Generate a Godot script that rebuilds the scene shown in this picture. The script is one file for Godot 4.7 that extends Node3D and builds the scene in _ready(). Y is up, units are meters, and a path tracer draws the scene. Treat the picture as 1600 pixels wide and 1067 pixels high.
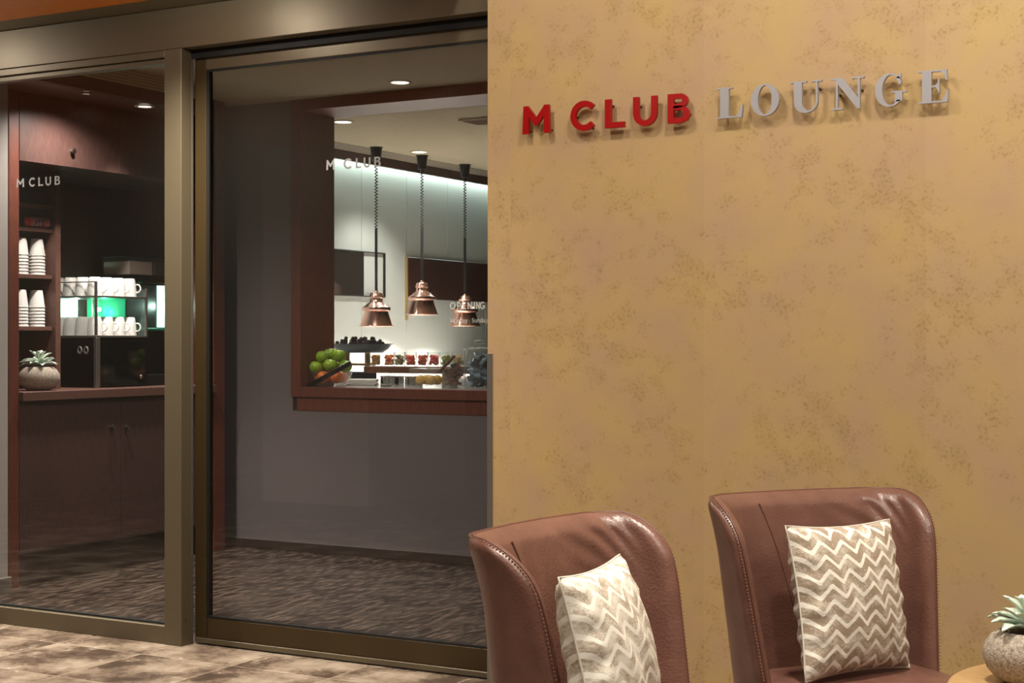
extends Node3D

const F := 2404.0
const TH := 0.506145          # 29 degrees
const CAM := Vector3(0.0, 1.18, 4.6)
const HORIZON := 531.0
const TAUF := 6.2831853
var M := {}
var used := {}
var rng := RandomNumberGenerator.new()

# ------------------------------------------------------------ photo pixels -> rays
func ray(px: float, py: float) -> Vector3:
	var r := Vector3(cos(TH), 0, -sin(TH)); var f := Vector3(-sin(TH), 0, -cos(TH))
	return r * ((px - 800.0) / F) + Vector3.UP * (-(py - HORIZON) / F) + f
func at_x(px: float, py: float, x: float) -> Vector3:
	var d := ray(px, py); return CAM + d * ((x - CAM.x) / d.x)
func at_y(px: float, py: float, y: float) -> Vector3:
	var d := ray(px, py); return CAM + d * ((y - CAM.y) / d.y)
func at_z(px: float, py: float, z: float) -> Vector3:
	var d := ray(px, py); return CAM + d * ((z - CAM.z) / d.z)
func at_d(px: float, py: float, depth: float) -> Vector3:
	return CAM + ray(px, py) * depth

# ------------------------------------------------------------ nodes
func numbered(called: String) -> String:
	if not used.has(called):
		used[called] = 0
		return called
	used[called] += 1
	return "%s_%03d" % [called, used[called]]
func tag(o, label: String, category: String, group := "") -> void:
	o.set_meta("label", label); o.set_meta("category", category)
	if group != "": o.set_meta("group", group)
func thing(called: String, label: String, category: String, at := Vector3.ZERO, turn := 0.0, group := "") -> Node3D:
	var o := Node3D.new(); o.name = numbered(called); add_child(o)
	o.position = at; o.rotation.y = turn
	tag(o, label, category, group)
	return o
func setting(called: String) -> Node3D:
	var o := Node3D.new(); o.name = numbered(called); add_child(o)
	o.set_meta("kind", "structure")
	return o
func mb() -> SurfaceTool:
	var st := SurfaceTool.new(); st.begin(Mesh.PRIMITIVE_TRIANGLES); st.set_smooth_group(-1); return st
func done(st: SurfaceTool) -> ArrayMesh:
	st.generate_normals(); return st.commit()
func put_mesh(mesh: Mesh, called: String, mat: Material, parent: Node, pos := Vector3.ZERO) -> MeshInstance3D:
	var o := MeshInstance3D.new(); o.mesh = mesh; o.material_override = mat; o.position = pos
	o.name = numbered(called) if parent == self else called
	parent.add_child(o, true)
	return o
func put(st: SurfaceTool, called: String, mat: Material, parent: Node, pos := Vector3.ZERO) -> MeshInstance3D:
	return put_mesh(done(st), called, mat, parent, pos)
func copy(o: Node3D, at: Vector3, turn := 0.0, label := "") -> Node3D:
	var base: String = o.name
	if base.length() > 4 and base.substr(base.length() - 4, 1) == "_" and base.right(3).is_valid_int(): base = base.left(base.length() - 4)
	var c: Node3D = o.duplicate(); c.name = numbered(base); add_child(c); c.position = at; c.rotation.y = turn
	if label != "": c.set_meta("label", label)
	return c

# ------------------------------------------------------------ shapes
func tri(st: SurfaceTool, a: Vector3, b: Vector3, c: Vector3, mid: Vector3) -> void:
	if (a - c).cross(a - b).dot((a + b + c) / 3.0 - mid) < 0.0:
		var t := b; b = c; c = t
	st.add_vertex(a); st.add_vertex(b); st.add_vertex(c)
func box(st: SurfaceTool, mid: Vector3, size: Vector3, bev := 0.0, bas := Basis.IDENTITY) -> void:
	st.set_smooth_group(-1)
	var h := size * 0.5
	var b: float = min(bev, min(h.x, min(h.y, h.z)) * 0.9)
	if b <= 0.0:
		var v := []
		for i in 8: v.append(mid + bas * Vector3(h.x if i & 1 else -h.x, h.y if i & 2 else -h.y, h.z if i & 4 else -h.z))
		for q in [[0, 1, 3, 2], [4, 5, 7, 6], [0, 1, 5, 4], [2, 3, 7, 6], [0, 2, 6, 4], [1, 3, 7, 5]]:
			tri(st, v[q[0]], v[q[1]], v[q[2]], mid); tri(st, v[q[0]], v[q[2]], v[q[3]], mid)
		return
	var p := {}
	for sx in [-1, 1]:
		for sy in [-1, 1]:
			for sz in [-1, 1]:
				for ax in 3:
					var e := Vector3(sx * (h.x - b), sy * (h.y - b), sz * (h.z - b))
					e[ax] += b * [sx, sy, sz][ax]
					p[[sx, sy, sz, ax]] = mid + bas * e
	for ax in 3:
		var o1 := (ax + 1) % 3; var o2 := (ax + 2) % 3
		for s in [-1, 1]:
			var q := []
			for t in [[-1, -1], [1, -1], [1, 1], [-1, 1]]:
				var k := [0, 0, 0]; k[ax] = s; k[o1] = t[0]; k[o2] = t[1]
				q.append(p[[k[0], k[1], k[2], ax]])
			tri(st, q[0], q[1], q[2], mid); tri(st, q[0], q[2], q[3], mid)
			for s2 in [-1, 1]:
				var e := []
				for s3 in [-1, 1]:
					var k := [0, 0, 0]; k[o1] = s; k[o2] = s2; k[ax] = s3
					e.append(p[[k[0], k[1], k[2], o1]]); e.append(p[[k[0], k[1], k[2], o2]])
				tri(st, e[0], e[1], e[3], mid); tri(st, e[0], e[3], e[2], mid)
	for sx in [-1, 1]:
		for sy in [-1, 1]:
			for sz in [-1, 1]:
				tri(st, p[[sx, sy, sz, 0]], p[[sx, sy, sz, 1]], p[[sx, sy, sz, 2]], mid)
func box2(st: SurfaceTool, a: Vector3, b: Vector3, bev := 0.0) -> void:
	box(st, (a + b) * 0.5, (b - a).abs(), bev)
# profile: list of Vector2(radius, height), outside when it runs upward
func lathe(st: SurfaceTool, prof: Array, n := 24, at := Vector3.ZERO, bas := Basis.IDENTITY, squash := Vector2.ONE) -> void:
	var grp := 1
	var lastdir := Vector2.ZERO
	for i in prof.size() - 1:
		var d: Vector2 = (prof[i + 1] - prof[i]).normalized()
		if lastdir != Vector2.ZERO and d.dot(lastdir) < 0.75: grp += 1
		lastdir = d
		st.set_smooth_group(grp)
		for j in n:
			var a0 := TAUF * j / n; var a1 := TAUF * (j + 1) / n
			var p00 := at + bas * Vector3(prof[i].x * cos(a0) * squash.x, prof[i].y, prof[i].x * sin(a0) * squash.y)
			var p01 := at + bas * Vector3(prof[i].x * cos(a1) * squash.x, prof[i].y, prof[i].x * sin(a1) * squash.y)
			var p10 := at + bas * Vector3(prof[i + 1].x * cos(a0) * squash.x, prof[i + 1].y, prof[i + 1].x * sin(a0) * squash.y)
			var p11 := at + bas * Vector3(prof[i + 1].x * cos(a1) * squash.x, prof[i + 1].y, prof[i + 1].x * sin(a1) * squash.y)
			if prof[i].x > 1e-6: st.add_vertex(p00); st.add_vertex(p01); st.add_vertex(p10)
			if prof[i + 1].x > 1e-6: st.add_vertex(p10); st.add_vertex(p01); st.add_vertex(p11)
	st.set_smooth_group(-1)
func tube(st: SurfaceTool, pts: Array, rad: float, n := 8, closed := false, caps := true) -> void:
	var k := pts.size()
	var rings := []
	var up := Vector3.UP
	for i in k:
		var a: Vector3 = pts[(i - 1 + k) % k] if (closed or i > 0) else pts[i]
		var b: Vector3 = pts[(i + 1) % k] if (closed or i < k - 1) else pts[i]
		var t := (b - a).normalized()
		if abs(t.dot(up)) > 0.95: up = Vector3.RIGHT if abs(t.x) < 0.9 else Vector3.BACK
		var u := (up - t * up.dot(t)).normalized(); up = u
		var w := t.cross(u)
		var ring := []
		for j in n: ring.append(pts[i] + (u * cos(TAUF * j / n) + w * sin(TAUF * j / n)) * rad)
		rings.append(ring)
	st.set_smooth_group(2)
	for i in (k if closed else k - 1):
		var m: Vector3 = (pts[i] + pts[(i + 1) % k]) * 0.5
		for j in n:
			var p00: Vector3 = rings[i][j]; var p01: Vector3 = rings[i][(j + 1) % n]
			var p10: Vector3 = rings[(i + 1) % k][j]; var p11: Vector3 = rings[(i + 1) % k][(j + 1) % n]
			tri(st, p00, p01, p11, m); tri(st, p00, p11, p10, m)
	st.set_smooth_group(-1)
	if not closed and caps:
		for e in [0, k - 1]:
			var inner: Vector3 = pts[1] if e == 0 else pts[k - 2]
			for j in range(1, n - 1): tri(st, rings[e][0], rings[e][j], rings[e][j + 1], inner)
# prism between z0 and z1 over a plain outline in x,y (no holes)
func prism(st: SurfaceTool, poly: PackedVector2Array, z0: float, z1: float) -> void:
	if Geometry2D.is_polygon_clockwise(poly): poly.reverse()
	var idx := Geometry2D.triangulate_polygon(poly)
	st.set_smooth_group(-1)
	for i in range(0, idx.size(), 3):
		for zz in [[z0, -1.0], [z1, 1.0]]:
			var v := []
			for q in 3: v.append(Vector3(poly[idx[i + q]].x, poly[idx[i + q]].y, zz[0]))
			tri(st, v[0], v[1], v[2], v[0] - Vector3(0, 0, zz[1]))
	var n := poly.size()
	for i in n:
		var a := poly[i]; var b := poly[(i + 1) % n]
		var out := Vector2(b.y - a.y, -(b.x - a.x))
		var mid := Vector3((a.x + b.x) / 2.0 - out.x, (a.y + b.y) / 2.0 - out.y, (z0 + z1) / 2.0)
		var A := Vector3(a.x, a.y, z0); var B := Vector3(b.x, b.y, z0); var C := Vector3(b.x, b.y, z1); var D := Vector3(a.x, a.y, z1)
		tri(st, A, B, C, mid); tri(st, A, C, D, mid)
# a solid between two outlines of the same length (letter bowls)
func band(st: SurfaceTool, outer: Array, inner: Array, z0: float, z1: float, closed := false) -> void:
	var n := outer.size()
	for i in (n if closed else n - 1):
		var j := (i + 1) % n
		prism(st, PackedVector2Array([outer[i], outer[j], inner[j], inner[i]]), z0, z1)
func arc(c: Vector2, rx: float, ry: float, a0: float, a1: float, n: int) -> Array:
	var r := []
	for i in n + 1:
		var a := deg_to_rad(lerp(a0, a1, float(i) / n)); r.append(c + Vector2(cos(a) * rx, sin(a) * ry))
	return r

# ------------------------------------------------------------ materials
func mat(c: Color, rough := 0.6, metal := 0.0, spec := 0.5) -> StandardMaterial3D:
	var m := StandardMaterial3D.new(); m.albedo_color = c; m.roughness = rough; m.metallic = metal; m.metallic_specular = spec
	return m
func noise_tex(seed_: int, freq: float, size := 512, oct := 4, ramp = null, normal := false, bump := 4.0, warp := 0.0, kind := FastNoiseLite.TYPE_SIMPLEX_SMOOTH) -> Texture2D:
	var n := FastNoiseLite.new(); n.seed = seed_; n.frequency = freq; n.noise_type = kind; n.fractal_octaves = oct
	if warp > 0.0: n.domain_warp_enabled = true; n.domain_warp_amplitude = warp; n.domain_warp_frequency = freq
	var im := n.get_seamless_image(size, size)
	im.convert(Image.FORMAT_RGBA8)
	if normal: im.bump_map_to_normal_map(bump)
	elif ramp != null:
		var g: Gradient = ramp
		var lut := []
		for i in 256: lut.append(g.sample(i / 255.0))
		var d := im.get_data()
		for i in range(0, d.size(), 4):
			var c: Color = lut[d[i]]
			d[i] = c.r8; d[i + 1] = c.g8; d[i + 2] = c.b8
		im = Image.create_from_data(size, size, false, Image.FORMAT_RGBA8, d)
	im.generate_mipmaps()
	return ImageTexture.create_from_image(im)
func ramp(stops: Array) -> Gradient:
	var g := Gradient.new(); var o := PackedFloat32Array(); var c := PackedColorArray()
	for s in stops: o.append(s[0]); c.append(s[1])
	g.offsets = o; g.colors = c
	return g
func tri_mat(tex: Texture2D, scale: Vector3, rough: float, normal = null, nscale := 0.3) -> StandardMaterial3D:
	var m := mat(Color.WHITE, rough); m.albedo_texture = tex; m.uv1_triplanar = true; m.uv1_world_triplanar = true; m.uv1_scale = scale
	if normal != null: m.normal_enabled = true; m.normal_texture = normal; m.normal_scale = nscale
	return m
func glass(c: Color, a: float) -> StandardMaterial3D:
	var m := mat(Color(c.r, c.g, c.b, a), 0.0); m.transparency = BaseMaterial3D.TRANSPARENCY_ALPHA; m.metallic_specular = 0.5
	return m
func glow(c: Color, e: float) -> StandardMaterial3D:
	var m := mat(c, 0.5); m.emission_enabled = true; m.emission = c; m.emission_energy_multiplier = e
	return m

func gold_texture() -> Texture2D:
	var n := 1400
	var mk := func(s: int, f: float, o: int) -> PackedByteArray:
		var q := FastNoiseLite.new(); q.seed = s; q.frequency = f; q.fractal_octaves = o; q.noise_type = FastNoiseLite.TYPE_SIMPLEX_SMOOTH
		var im := q.get_image(n, n, false, false, false); im.convert(Image.FORMAT_L8); return im.get_data()
	var patch: PackedByteArray = mk.call(11, 0.0042, 3)
	var blot: PackedByteArray = mk.call(12, 0.022, 3)
	var speck: PackedByteArray = mk.call(13, 0.13, 5)
	var tone: PackedByteArray = mk.call(14, 0.006, 3)
	var d := PackedByteArray(); d.resize(n * n * 3)
	var k := 0
	for y in n:
		for x in n:
			var i := y * n + x
			var p := patch[i] / 255.0; var b := blot[i] / 255.0; var s := speck[i] / 255.0; var t := tone[i] / 255.0
			# soft stains and fine clustered speckles printed on the paper
			var strip := 0.012 * ((int(x / 372.0) * 7) % 3 - 1)
			var r := 0.755 + 0.04 * (t - 0.5) + strip; var g := 0.632 + 0.05 * (t - 0.5) + strip; var bl := 0.455 + 0.07 * (0.5 - t) + strip
			var st: float = clamp((b * 0.65 + p * 0.55 - 0.64) * 4.0, 0.0, 1.0)
			var sp: float = clamp((s - 0.575) * 6.0, 0.0, 1.0) * clamp((b * 0.8 + p * 0.6 - 0.65) * 4.0, 0.0, 1.0)
			var q := 0.030 * st + 0.100 * sp
			r -= q * 0.9; g -= q * 0.85; bl -= q * 1.0
			d[k] = int(clamp(r, 0, 1) * 255.0); d[k + 1] = int(clamp(g, 0, 1) * 255.0); d[k + 2] = int(clamp(bl, 0, 1) * 255.0)
			k += 3
	var im := Image.create_from_data(n, n, false, Image.FORMAT_RGB8, d)
	im.generate_mipmaps()
	return ImageTexture.create_from_image(im)
func marble_texture() -> Texture2D:
	var n := 1024
	var mk := func(sd: int, f: float, o: int, ridged: bool, warp: float) -> PackedByteArray:
		var q := FastNoiseLite.new(); q.seed = sd; q.frequency = f; q.fractal_octaves = o; q.noise_type = FastNoiseLite.TYPE_SIMPLEX_SMOOTH
		if ridged: q.fractal_type = FastNoiseLite.FRACTAL_RIDGED
		q.domain_warp_enabled = true; q.domain_warp_amplitude = warp; q.domain_warp_frequency = f * 1.5
		var im := q.get_seamless_image(n, n); im.convert(Image.FORMAT_L8); return im.get_data()
	var cloud: PackedByteArray = mk.call(31, 0.0045, 5, false, 60.0)
	var fleck: PackedByteArray = mk.call(32, 0.026, 5, false, 30.0)
	var vein: PackedByteArray = mk.call(33, 0.0040, 3, true, 70.0)
	var d := PackedByteArray(); d.resize(n * n * 3); var k := 0
	var dark := Color(0.335, 0.275, 0.235); var mid := Color(0.565, 0.495, 0.43); var pale := Color(0.70, 0.635, 0.565); var vc := Color(0.82, 0.77, 0.71); var deep := Color(0.26, 0.205, 0.17)
	for i in n * n:
		var c := cloud[i] / 255.0; var f := fleck[i] / 255.0; var v := vein[i] / 255.0
		var t: float = clamp(c * 1.45 - 0.24 + (f - 0.5) * 0.6, 0.0, 1.0)
		var col := dark.lerp(mid, t * 2.0) if t < 0.5 else mid.lerp(pale, t * 2.0 - 1.0)
		col = col.lerp(deep, clamp((f - 0.66) * 3.0, 0.0, 0.65) * clamp((0.72 - c) * 4.0, 0.0, 1.0))
		col = col.lerp(vc, clamp((v - 0.86) * 7.0, 0.0, 0.75))
		d[k] = col.r8; d[k + 1] = col.g8; d[k + 2] = col.b8; k += 3
	var im := Image.create_from_data(n, n, false, Image.FORMAT_RGB8, d)
	im.generate_mipmaps()
	return ImageTexture.create_from_image(im)
func dots_texture() -> Texture2D:
	var im := Image.create(64, 64, false, Image.FORMAT_RGB8); im.fill(Color(0.72, 0.68, 0.58))
	for y in 64:
		for x in 64:
			var dx := float((x % 32) - 16); var dy := float((y % 32) - 16)
			if dx * dx + dy * dy < 60.0: im.set_pixel(x, y, Color(0.36, 0.33, 0.27))
	im.generate_mipmaps()
	return ImageTexture.create_from_image(im)
func zigzag_texture(faint: float) -> Texture2D:
	var n := 512
	var im := Image.create(n, n, false, Image.FORMAT_RGB8)
	var q := FastNoiseLite.new(); q.seed = 5; q.frequency = 0.12
	var w := FastNoiseLite.new(); w.seed = 6; w.frequency = 0.012
	for y in n:
		for x in n:
			var ph := fposmod(x / 512.0 * 5.5, 1.0)
			var z: float = abs(ph - 0.5) * 2.0
			z = clamp((z - 0.5) * 1.18 + 0.5, 0.0, 1.0)
			var v := fposmod((y + z * 36.0) / 512.0 * 10.0, 1.0)
			var e := q.get_noise_2d(x, y)
			var sheen_fade := w.get_noise_2d(x, y)  # random paling of the stripes, velvet sheen put into the colour
			var c := Color(0.90, 0.875, 0.83)
			if v < 0.66:
				c = Color(0.60, 0.53, 0.455).lerp(Color(0.86, 0.83, 0.78), clamp(0.22 + faint + e * 0.6 + sheen_fade * 0.9, 0.0, 0.92))
			var th := 0.012 * (((x + y) % 3) - 1)
			im.set_pixel(x, y, Color(c.r + th, c.g + th, c.b + th))
	im.generate_mipmaps()
	return ImageTexture.create_from_image(im)
func packet_texture() -> Texture2D:
	var im := Image.create(256, 64, false, Image.FORMAT_RGB8); im.fill(Color(0.30, 0.18, 0.42))
	im.fill_rect(Rect2i(0, 0, 40, 64), Color(0.75, 0.12, 0.14))
	var q := FastNoiseLite.new(); q.seed = 3; q.frequency = 0.06
	for y in range(6, 56):
		for x in range(26, 112):
			var v := q.get_noise_2d(x, y * 1.3)
			if v > 0.02: im.set_pixel(x, y, Color(0.85, 0.50, 0.24) if v > 0.25 else Color(0.88, 0.78, 0.70))
		for x in range(122, 170):
			if (y / 9) % 2 == 0 or q.get_noise_2d(x * 2, y) > 0.1: im.set_pixel(x, y, Color(0.86, 0.52, 0.28))
	for y in range(20, 50, 5): im.fill_rect(Rect2i(226, y, 10, 3), Color(0.75, 0.7, 0.8))
	return ImageTexture.create_from_image(im)

func make_materials() -> void:
	M.gold = mat(Color.WHITE, 0.62); M.gold.albedo_texture = gold_texture()
	var grain := noise_tex(71, 0.05, 512, 4, null, true, 3.0)
	var wood_ramp := func(a: Color, b: Color) -> Texture2D: return noise_tex(21, 0.03, 512, 5, ramp([[0.25, a], [0.5, a.lerp(b, 0.5)], [0.75, b]]))
	M.wenge = tri_mat(wood_ramp.call(Color(0.245, 0.17, 0.155), Color(0.325, 0.23, 0.21)), Vector3(9, 0.8, 9), 0.38)
	M.wenge_dark = tri_mat(wood_ramp.call(Color(0.16, 0.10, 0.085), Color(0.21, 0.135, 0.115)), Vector3(9, 0.8, 9), 0.25)
	M.mahogany = tri_mat(wood_ramp.call(Color(0.33, 0.16, 0.115), Color(0.42, 0.22, 0.16)), Vector3(8, 0.7, 8), 0.42)
	M.edge_wood = tri_mat(wood_ramp.call(Color(0.33, 0.22, 0.185), Color(0.39, 0.265, 0.23)), Vector3(2, 6, 2), 0.45)
	M.riser_wood = tri_mat(wood_ramp.call(Color(0.32, 0.20, 0.13), Color(0.44, 0.28, 0.18)), Vector3(1.5, 9, 9), 0.5)
	M.orange_wood = tri_mat(wood_ramp.call(Color(0.70, 0.385, 0.06), Color(0.78, 0.46, 0.09)), Vector3(1, 6, 8), 0.4)
	M.table_wood = tri_mat(wood_ramp.call(Color(0.64, 0.51, 0.34), Color(0.71, 0.58, 0.41)), Vector3(1.0, 6, 9), 0.35)
	M.bronze = mat(Color(0.405, 0.365, 0.29), 0.42, 0.35)
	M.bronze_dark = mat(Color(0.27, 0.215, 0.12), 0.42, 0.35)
	M.gasket = mat(Color(0.03, 0.03, 0.03), 0.7)
	M.brush = mat(Color(0.30, 0.27, 0.24), 0.9)
	M.steel = mat(Color(0.62, 0.60, 0.57), 0.3, 0.9)
	M.guard = mat(Color(0.52, 0.50, 0.47), 0.4, 0.6)
	M.screw = mat(Color(0.7, 0.68, 0.65), 0.25, 1.0)
	M.pane = glass(Color(0.30, 0.30, 0.28), 0.05)
	M.clear = glass(Color(0.80, 0.86, 0.85), 0.05)
	M.taupe = mat(Color(0.385, 0.35, 0.35), 0.7)
	M.grey_paint = mat(Color(0.62, 0.59, 0.57), 0.8)
	M.skirt = mat(Color(0.20, 0.155, 0.135), 0.4)
	M.ceiling = tri_mat(dots_texture(), Vector3(33, 33, 33), 0.9)
	M.plain_ceiling = mat(Color(0.74, 0.70, 0.62), 0.9)
	M.marble = mat(Color.WHITE, 0.2); M.marble.albedo_texture = marble_texture()
	M.grout = mat(Color(0.70, 0.63, 0.55), 0.8)
	var dark_stone := ramp([[0.3, Color(0.11, 0.085, 0.072)], [0.48, Color(0.19, 0.152, 0.133)], [0.60, Color(0.29, 0.24, 0.21)], [0.78, Color(0.44, 0.375, 0.335)]])
	M.lounge_floor = tri_mat(noise_tex(41, 0.012, 1024, 6, dark_stone, false, 0, 30.0), Vector3(2.5, 1, 0.55), 0.28)
	M.red = mat(Color(0.64, 0.01, 0.02), 0.35)
	M.letter_grey = mat(Color(0.67, 0.66, 0.68), 0.4, 0.2)
	M.pin_metal = mat(Color(0.20, 0.17, 0.15), 0.5)
	M.vinyl = mat(Color(0.47, 0.465, 0.46), 0.6)
	M.frost = mat(Color(0.85, 0.85, 0.84, 0.55), 0.5); M.frost.transparency = BaseMaterial3D.TRANSPARENCY_ALPHA
	M.white = mat(Color(0.88, 0.87, 0.85), 0.18)
	M.paper = mat(Color(0.84, 0.83, 0.81), 0.7)
	M.black_gloss = mat(Color(0.018, 0.017, 0.018), 0.05)
	M.black = mat(Color(0.03, 0.03, 0.032), 0.4)
	M.rubber = mat(Color(0.015, 0.015, 0.015), 0.85)
	M.copper = mat(Color(0.94, 0.75, 0.69), 0.20, 1.0)
	M.shade_inside = mat(Color(0.85, 0.82, 0.78), 0.4)
	M.wall_glass = mat(Color(0.66, 0.69, 0.67), 0.08, 0.0, 0.5)
	M.counter_top = mat(Color(0.66, 0.645, 0.62), 0.12)
	M.dark_screen = mat(Color(0.13, 0.125, 0.115), 0.12)
	M.brass = mat(Color(0.72, 0.60, 0.40), 0.35, 0.8)
	M.blue_tray = mat(Color(0.30, 0.36, 0.38), 0.3)
	M.blue_dark = mat(Color(0.10, 0.15, 0.19), 0.35)
	M.grape = mat(Color(0.12, 0.055, 0.07), 0.2)
	M.apple = tri_mat(noise_tex(51, 0.02, 256, 3, ramp([[0.2, Color(0.42, 0.57, 0.10)], [0.8, Color(0.57, 0.70, 0.18)]])), Vector3(4, 4, 4), 0.25)
	M.orange = mat(Color(0.93, 0.47, 0.06), 0.4)
	M.lemon = mat(Color(0.80, 0.62, 0.20), 0.4)
	M.cookie = mat(Color(0.47, 0.25, 0.09), 0.6)
	M.sweet_blue = mat(Color(0.50, 0.60, 0.66), 0.35)
	M.sweet_dark = mat(Color(0.10, 0.13, 0.16), 0.35)
	M.leaf = mat(Color(0.79, 0.85, 0.78), 0.55)
	M.soil = mat(Color(0.14, 0.11, 0.09), 0.95)
	M.stone = tri_mat(noise_tex(61, 0.035, 512, 5, ramp([[0.2, Color(0.42, 0.37, 0.32)], [0.45, Color(0.60, 0.55, 0.49)], [0.8, Color(0.70, 0.655, 0.60)]])), Vector3(6, 6, 6), 0.9, noise_tex(62, 0.08, 512, 4, null, true, 6.0), 0.8)
	M.leather = tri_mat(noise_tex(81, 0.01, 512, 3, ramp([[0.2, Color(0.40, 0.272, 0.232)], [0.8, Color(0.45, 0.312, 0.268)]])), Vector3(2.5, 2.5, 2.5), 0.34, noise_tex(82, 0.09, 512, 4, null, true, 2.5), 0.35)
	M.seam = mat(Color(0.36, 0.21, 0.165), 0.5)
	M.thread = mat(Color(0.52, 0.37, 0.29), 0.6)
	M.cushion = mat(Color.WHITE, 0.9); M.cushion.albedo_texture = zigzag_texture(0.0)
	M.cushion_sheen = mat(Color.WHITE, 0.9); M.cushion_sheen.albedo_texture = zigzag_texture(0.42)  # same cover with stripes paled, velvet sheen painted in
	M.cushion.normal_enabled = true; M.cushion.normal_texture = grain; M.cushion.normal_scale = 0.3
	M.packet = mat(Color.WHITE, 0.3); M.packet.albedo_texture = packet_texture()
	M.lamp_disc = glow(Color(1.0, 0.95, 0.87), 6.0)
	M.bulb = glow(Color(1.0, 0.86, 0.72), 8.0)
	M.green_glow = glow(Color(0.0, 0.62, 0.42), 1.1)
	M.white_glow = glow(Color(0.80, 1.0, 0.92), 1.6)

# ------------------------------------------------------------ lights
func downlight(called: String, label: String, at: Vector3, energy: float, angle: float, c: Color, group: String, rad := 0.045) -> Node3D:
	var t := thing(called, label, "downlight", at, 0.0, group)
	var st := mb(); lathe(st, [Vector2(rad, -0.001), Vector2(rad + 0.004, -0.006), Vector2(rad + 0.018, -0.004), Vector2(rad + 0.020, 0.0)], 24); put(st, "trim_ring", M.plain_ceiling, t)
	st = mb(); lathe(st, [Vector2(rad, -0.003), Vector2(0.0, -0.003)], 24); put(st, "lamp_face", M.lamp_disc, t)
	var l := SpotLight3D.new(); l.name = "light"; l.light_energy = energy; l.light_color = c; l.spot_angle = angle; l.spot_angle_attenuation = 0.6
	l.spot_range = 14.0; l.spot_attenuation = 2.0; l.light_size = rad; l.shadow_enabled = true
	t.add_child(l); l.position = Vector3(0, -0.02, 0)
	l.rotation.x = -PI / 2
	return t

# ------------------------------------------------------------ objects
func make_leaf(length: float, width: float) -> ArrayMesh:
	var st := mb(); st.set_smooth_group(1)
	var n := 7; var rows := []
	for i in n + 1:
		var t := float(i) / n
		var w: float = width * 0.5 * (0.45 + 1.25 * t) * pow(max(0.0, 1.0 - pow(t, 3.2)), 0.75) / 1.02
		var y := length * 0.16 * sin(t * 2.6) - 0.0
		var th: float = 0.16 * width * (1.0 - t * 0.75) + 0.0006
		var z := length * t
		rows.append([Vector3(-w, y + w * 0.5, z), Vector3(0, y + th * 0.3, z), Vector3(w, y + w * 0.5, z), Vector3(0, y - th * 1.3, z)])
	for i in n:
		var m: Vector3 = (rows[i][1] + rows[i][3] + rows[i + 1][1] + rows[i + 1][3]) * 0.25 - Vector3(0, 0.0, 0)
		for j in 4:
			var a: Vector3 = rows[i][j]; var b: Vector3 = rows[i][(j + 1) % 4]; var c: Vector3 = rows[i + 1][(j + 1) % 4]; var d: Vector3 = rows[i + 1][j]
			st.add_vertex(a); st.add_vertex(b); st.add_vertex(c); st.add_vertex(a); st.add_vertex(c); st.add_vertex(d)
	return done(st)
func succulent(label: String, at: Vector3, seed_: int, size := 1.0) -> void:
	var t := thing("potted_succulent", label, "plant", at)
	var st := mb()
	var pr := [Vector2(0.0, 0.0), Vector2(0.052, 0.0), Vector2(0.074, 0.012), Vector2(0.091, 0.032), Vector2(0.099, 0.056), Vector2(0.096, 0.080), Vector2(0.082, 0.101), Vector2(0.066, 0.113), Vector2(0.060, 0.114), Vector2(0.056, 0.108), Vector2(0.054, 0.100)]
	for i in pr.size(): pr[i] = pr[i] * size
	lathe(st, pr, 40); put(st, "pot", M.stone, t)
	st = mb(); lathe(st, [Vector2(0.056, 0.102) * size, Vector2(0.0, 0.106) * size], 20); put(st, "soil", M.soil, t)
	var r := RandomNumberGenerator.new(); r.seed = seed_
	var meshes := [make_leaf(0.095 * size, 0.030 * size), make_leaf(0.085 * size, 0.026 * size), make_leaf(0.06 * size, 0.022 * size)]
	for ring in [[9, 4.0, 0], [8, 22.0, 1], [6, 46.0, 1], [4, 68.0, 2]]:
		for i in ring[0]:
			var o := put_mesh(meshes[ring[2]], "leaf", M.leaf, t, Vector3(0, (0.112 + ring[1] * 0.00025) * size, 0))
			o.basis = Basis(Vector3.UP, TAUF * (i + 0.5 * (int(ring[1]) % 3)) / ring[0] + r.randf_range(-0.2, 0.2)) * Basis(Vector3.RIGHT, -deg_to_rad(ring[1] + r.randf_range(-7, 7)))

# tub chair: a bent leather shell with short wings, stitched edge, seat cushion and base
func shell_point(s: float, y: float, off: float) -> Vector3:
	# unrolled position s along a U in plan; flat back, bend radius rb, straight wings
	var half := 0.272; var rb := 0.105
	var flat := half - rb; var q := rb * PI / 2.0
	var a: float = abs(s); var sg := 1.0 if s >= 0.0 else -1.0
	var p := Vector2(); var nrm := Vector2()     # x outwards, z forwards; nrm points outside
	var bow := 0.012 * (1.0 - pow(min(a / flat, 1.0), 2.0))
	if a < flat: p = Vector2(a, -bow); nrm = Vector2(0, -1)
	elif a < flat + q:
		var ang := (a - flat) / rb; p = Vector2(flat + rb * sin(ang), rb - rb * cos(ang)); nrm = Vector2(sin(ang), -cos(ang))
	else: p = Vector2(half, rb + a - flat - q); nrm = Vector2(1, 0)
	p += nrm * off
	var roll: float = maxf(0.0, y - 0.655)
	var lean := (y - 0.36) * 0.06 + roll * roll * 1.15
	var flare := 1.0 + (y - 0.813) * 0.38
	return Vector3(sg * p.x * flare, y, p.y - lean)
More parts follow.
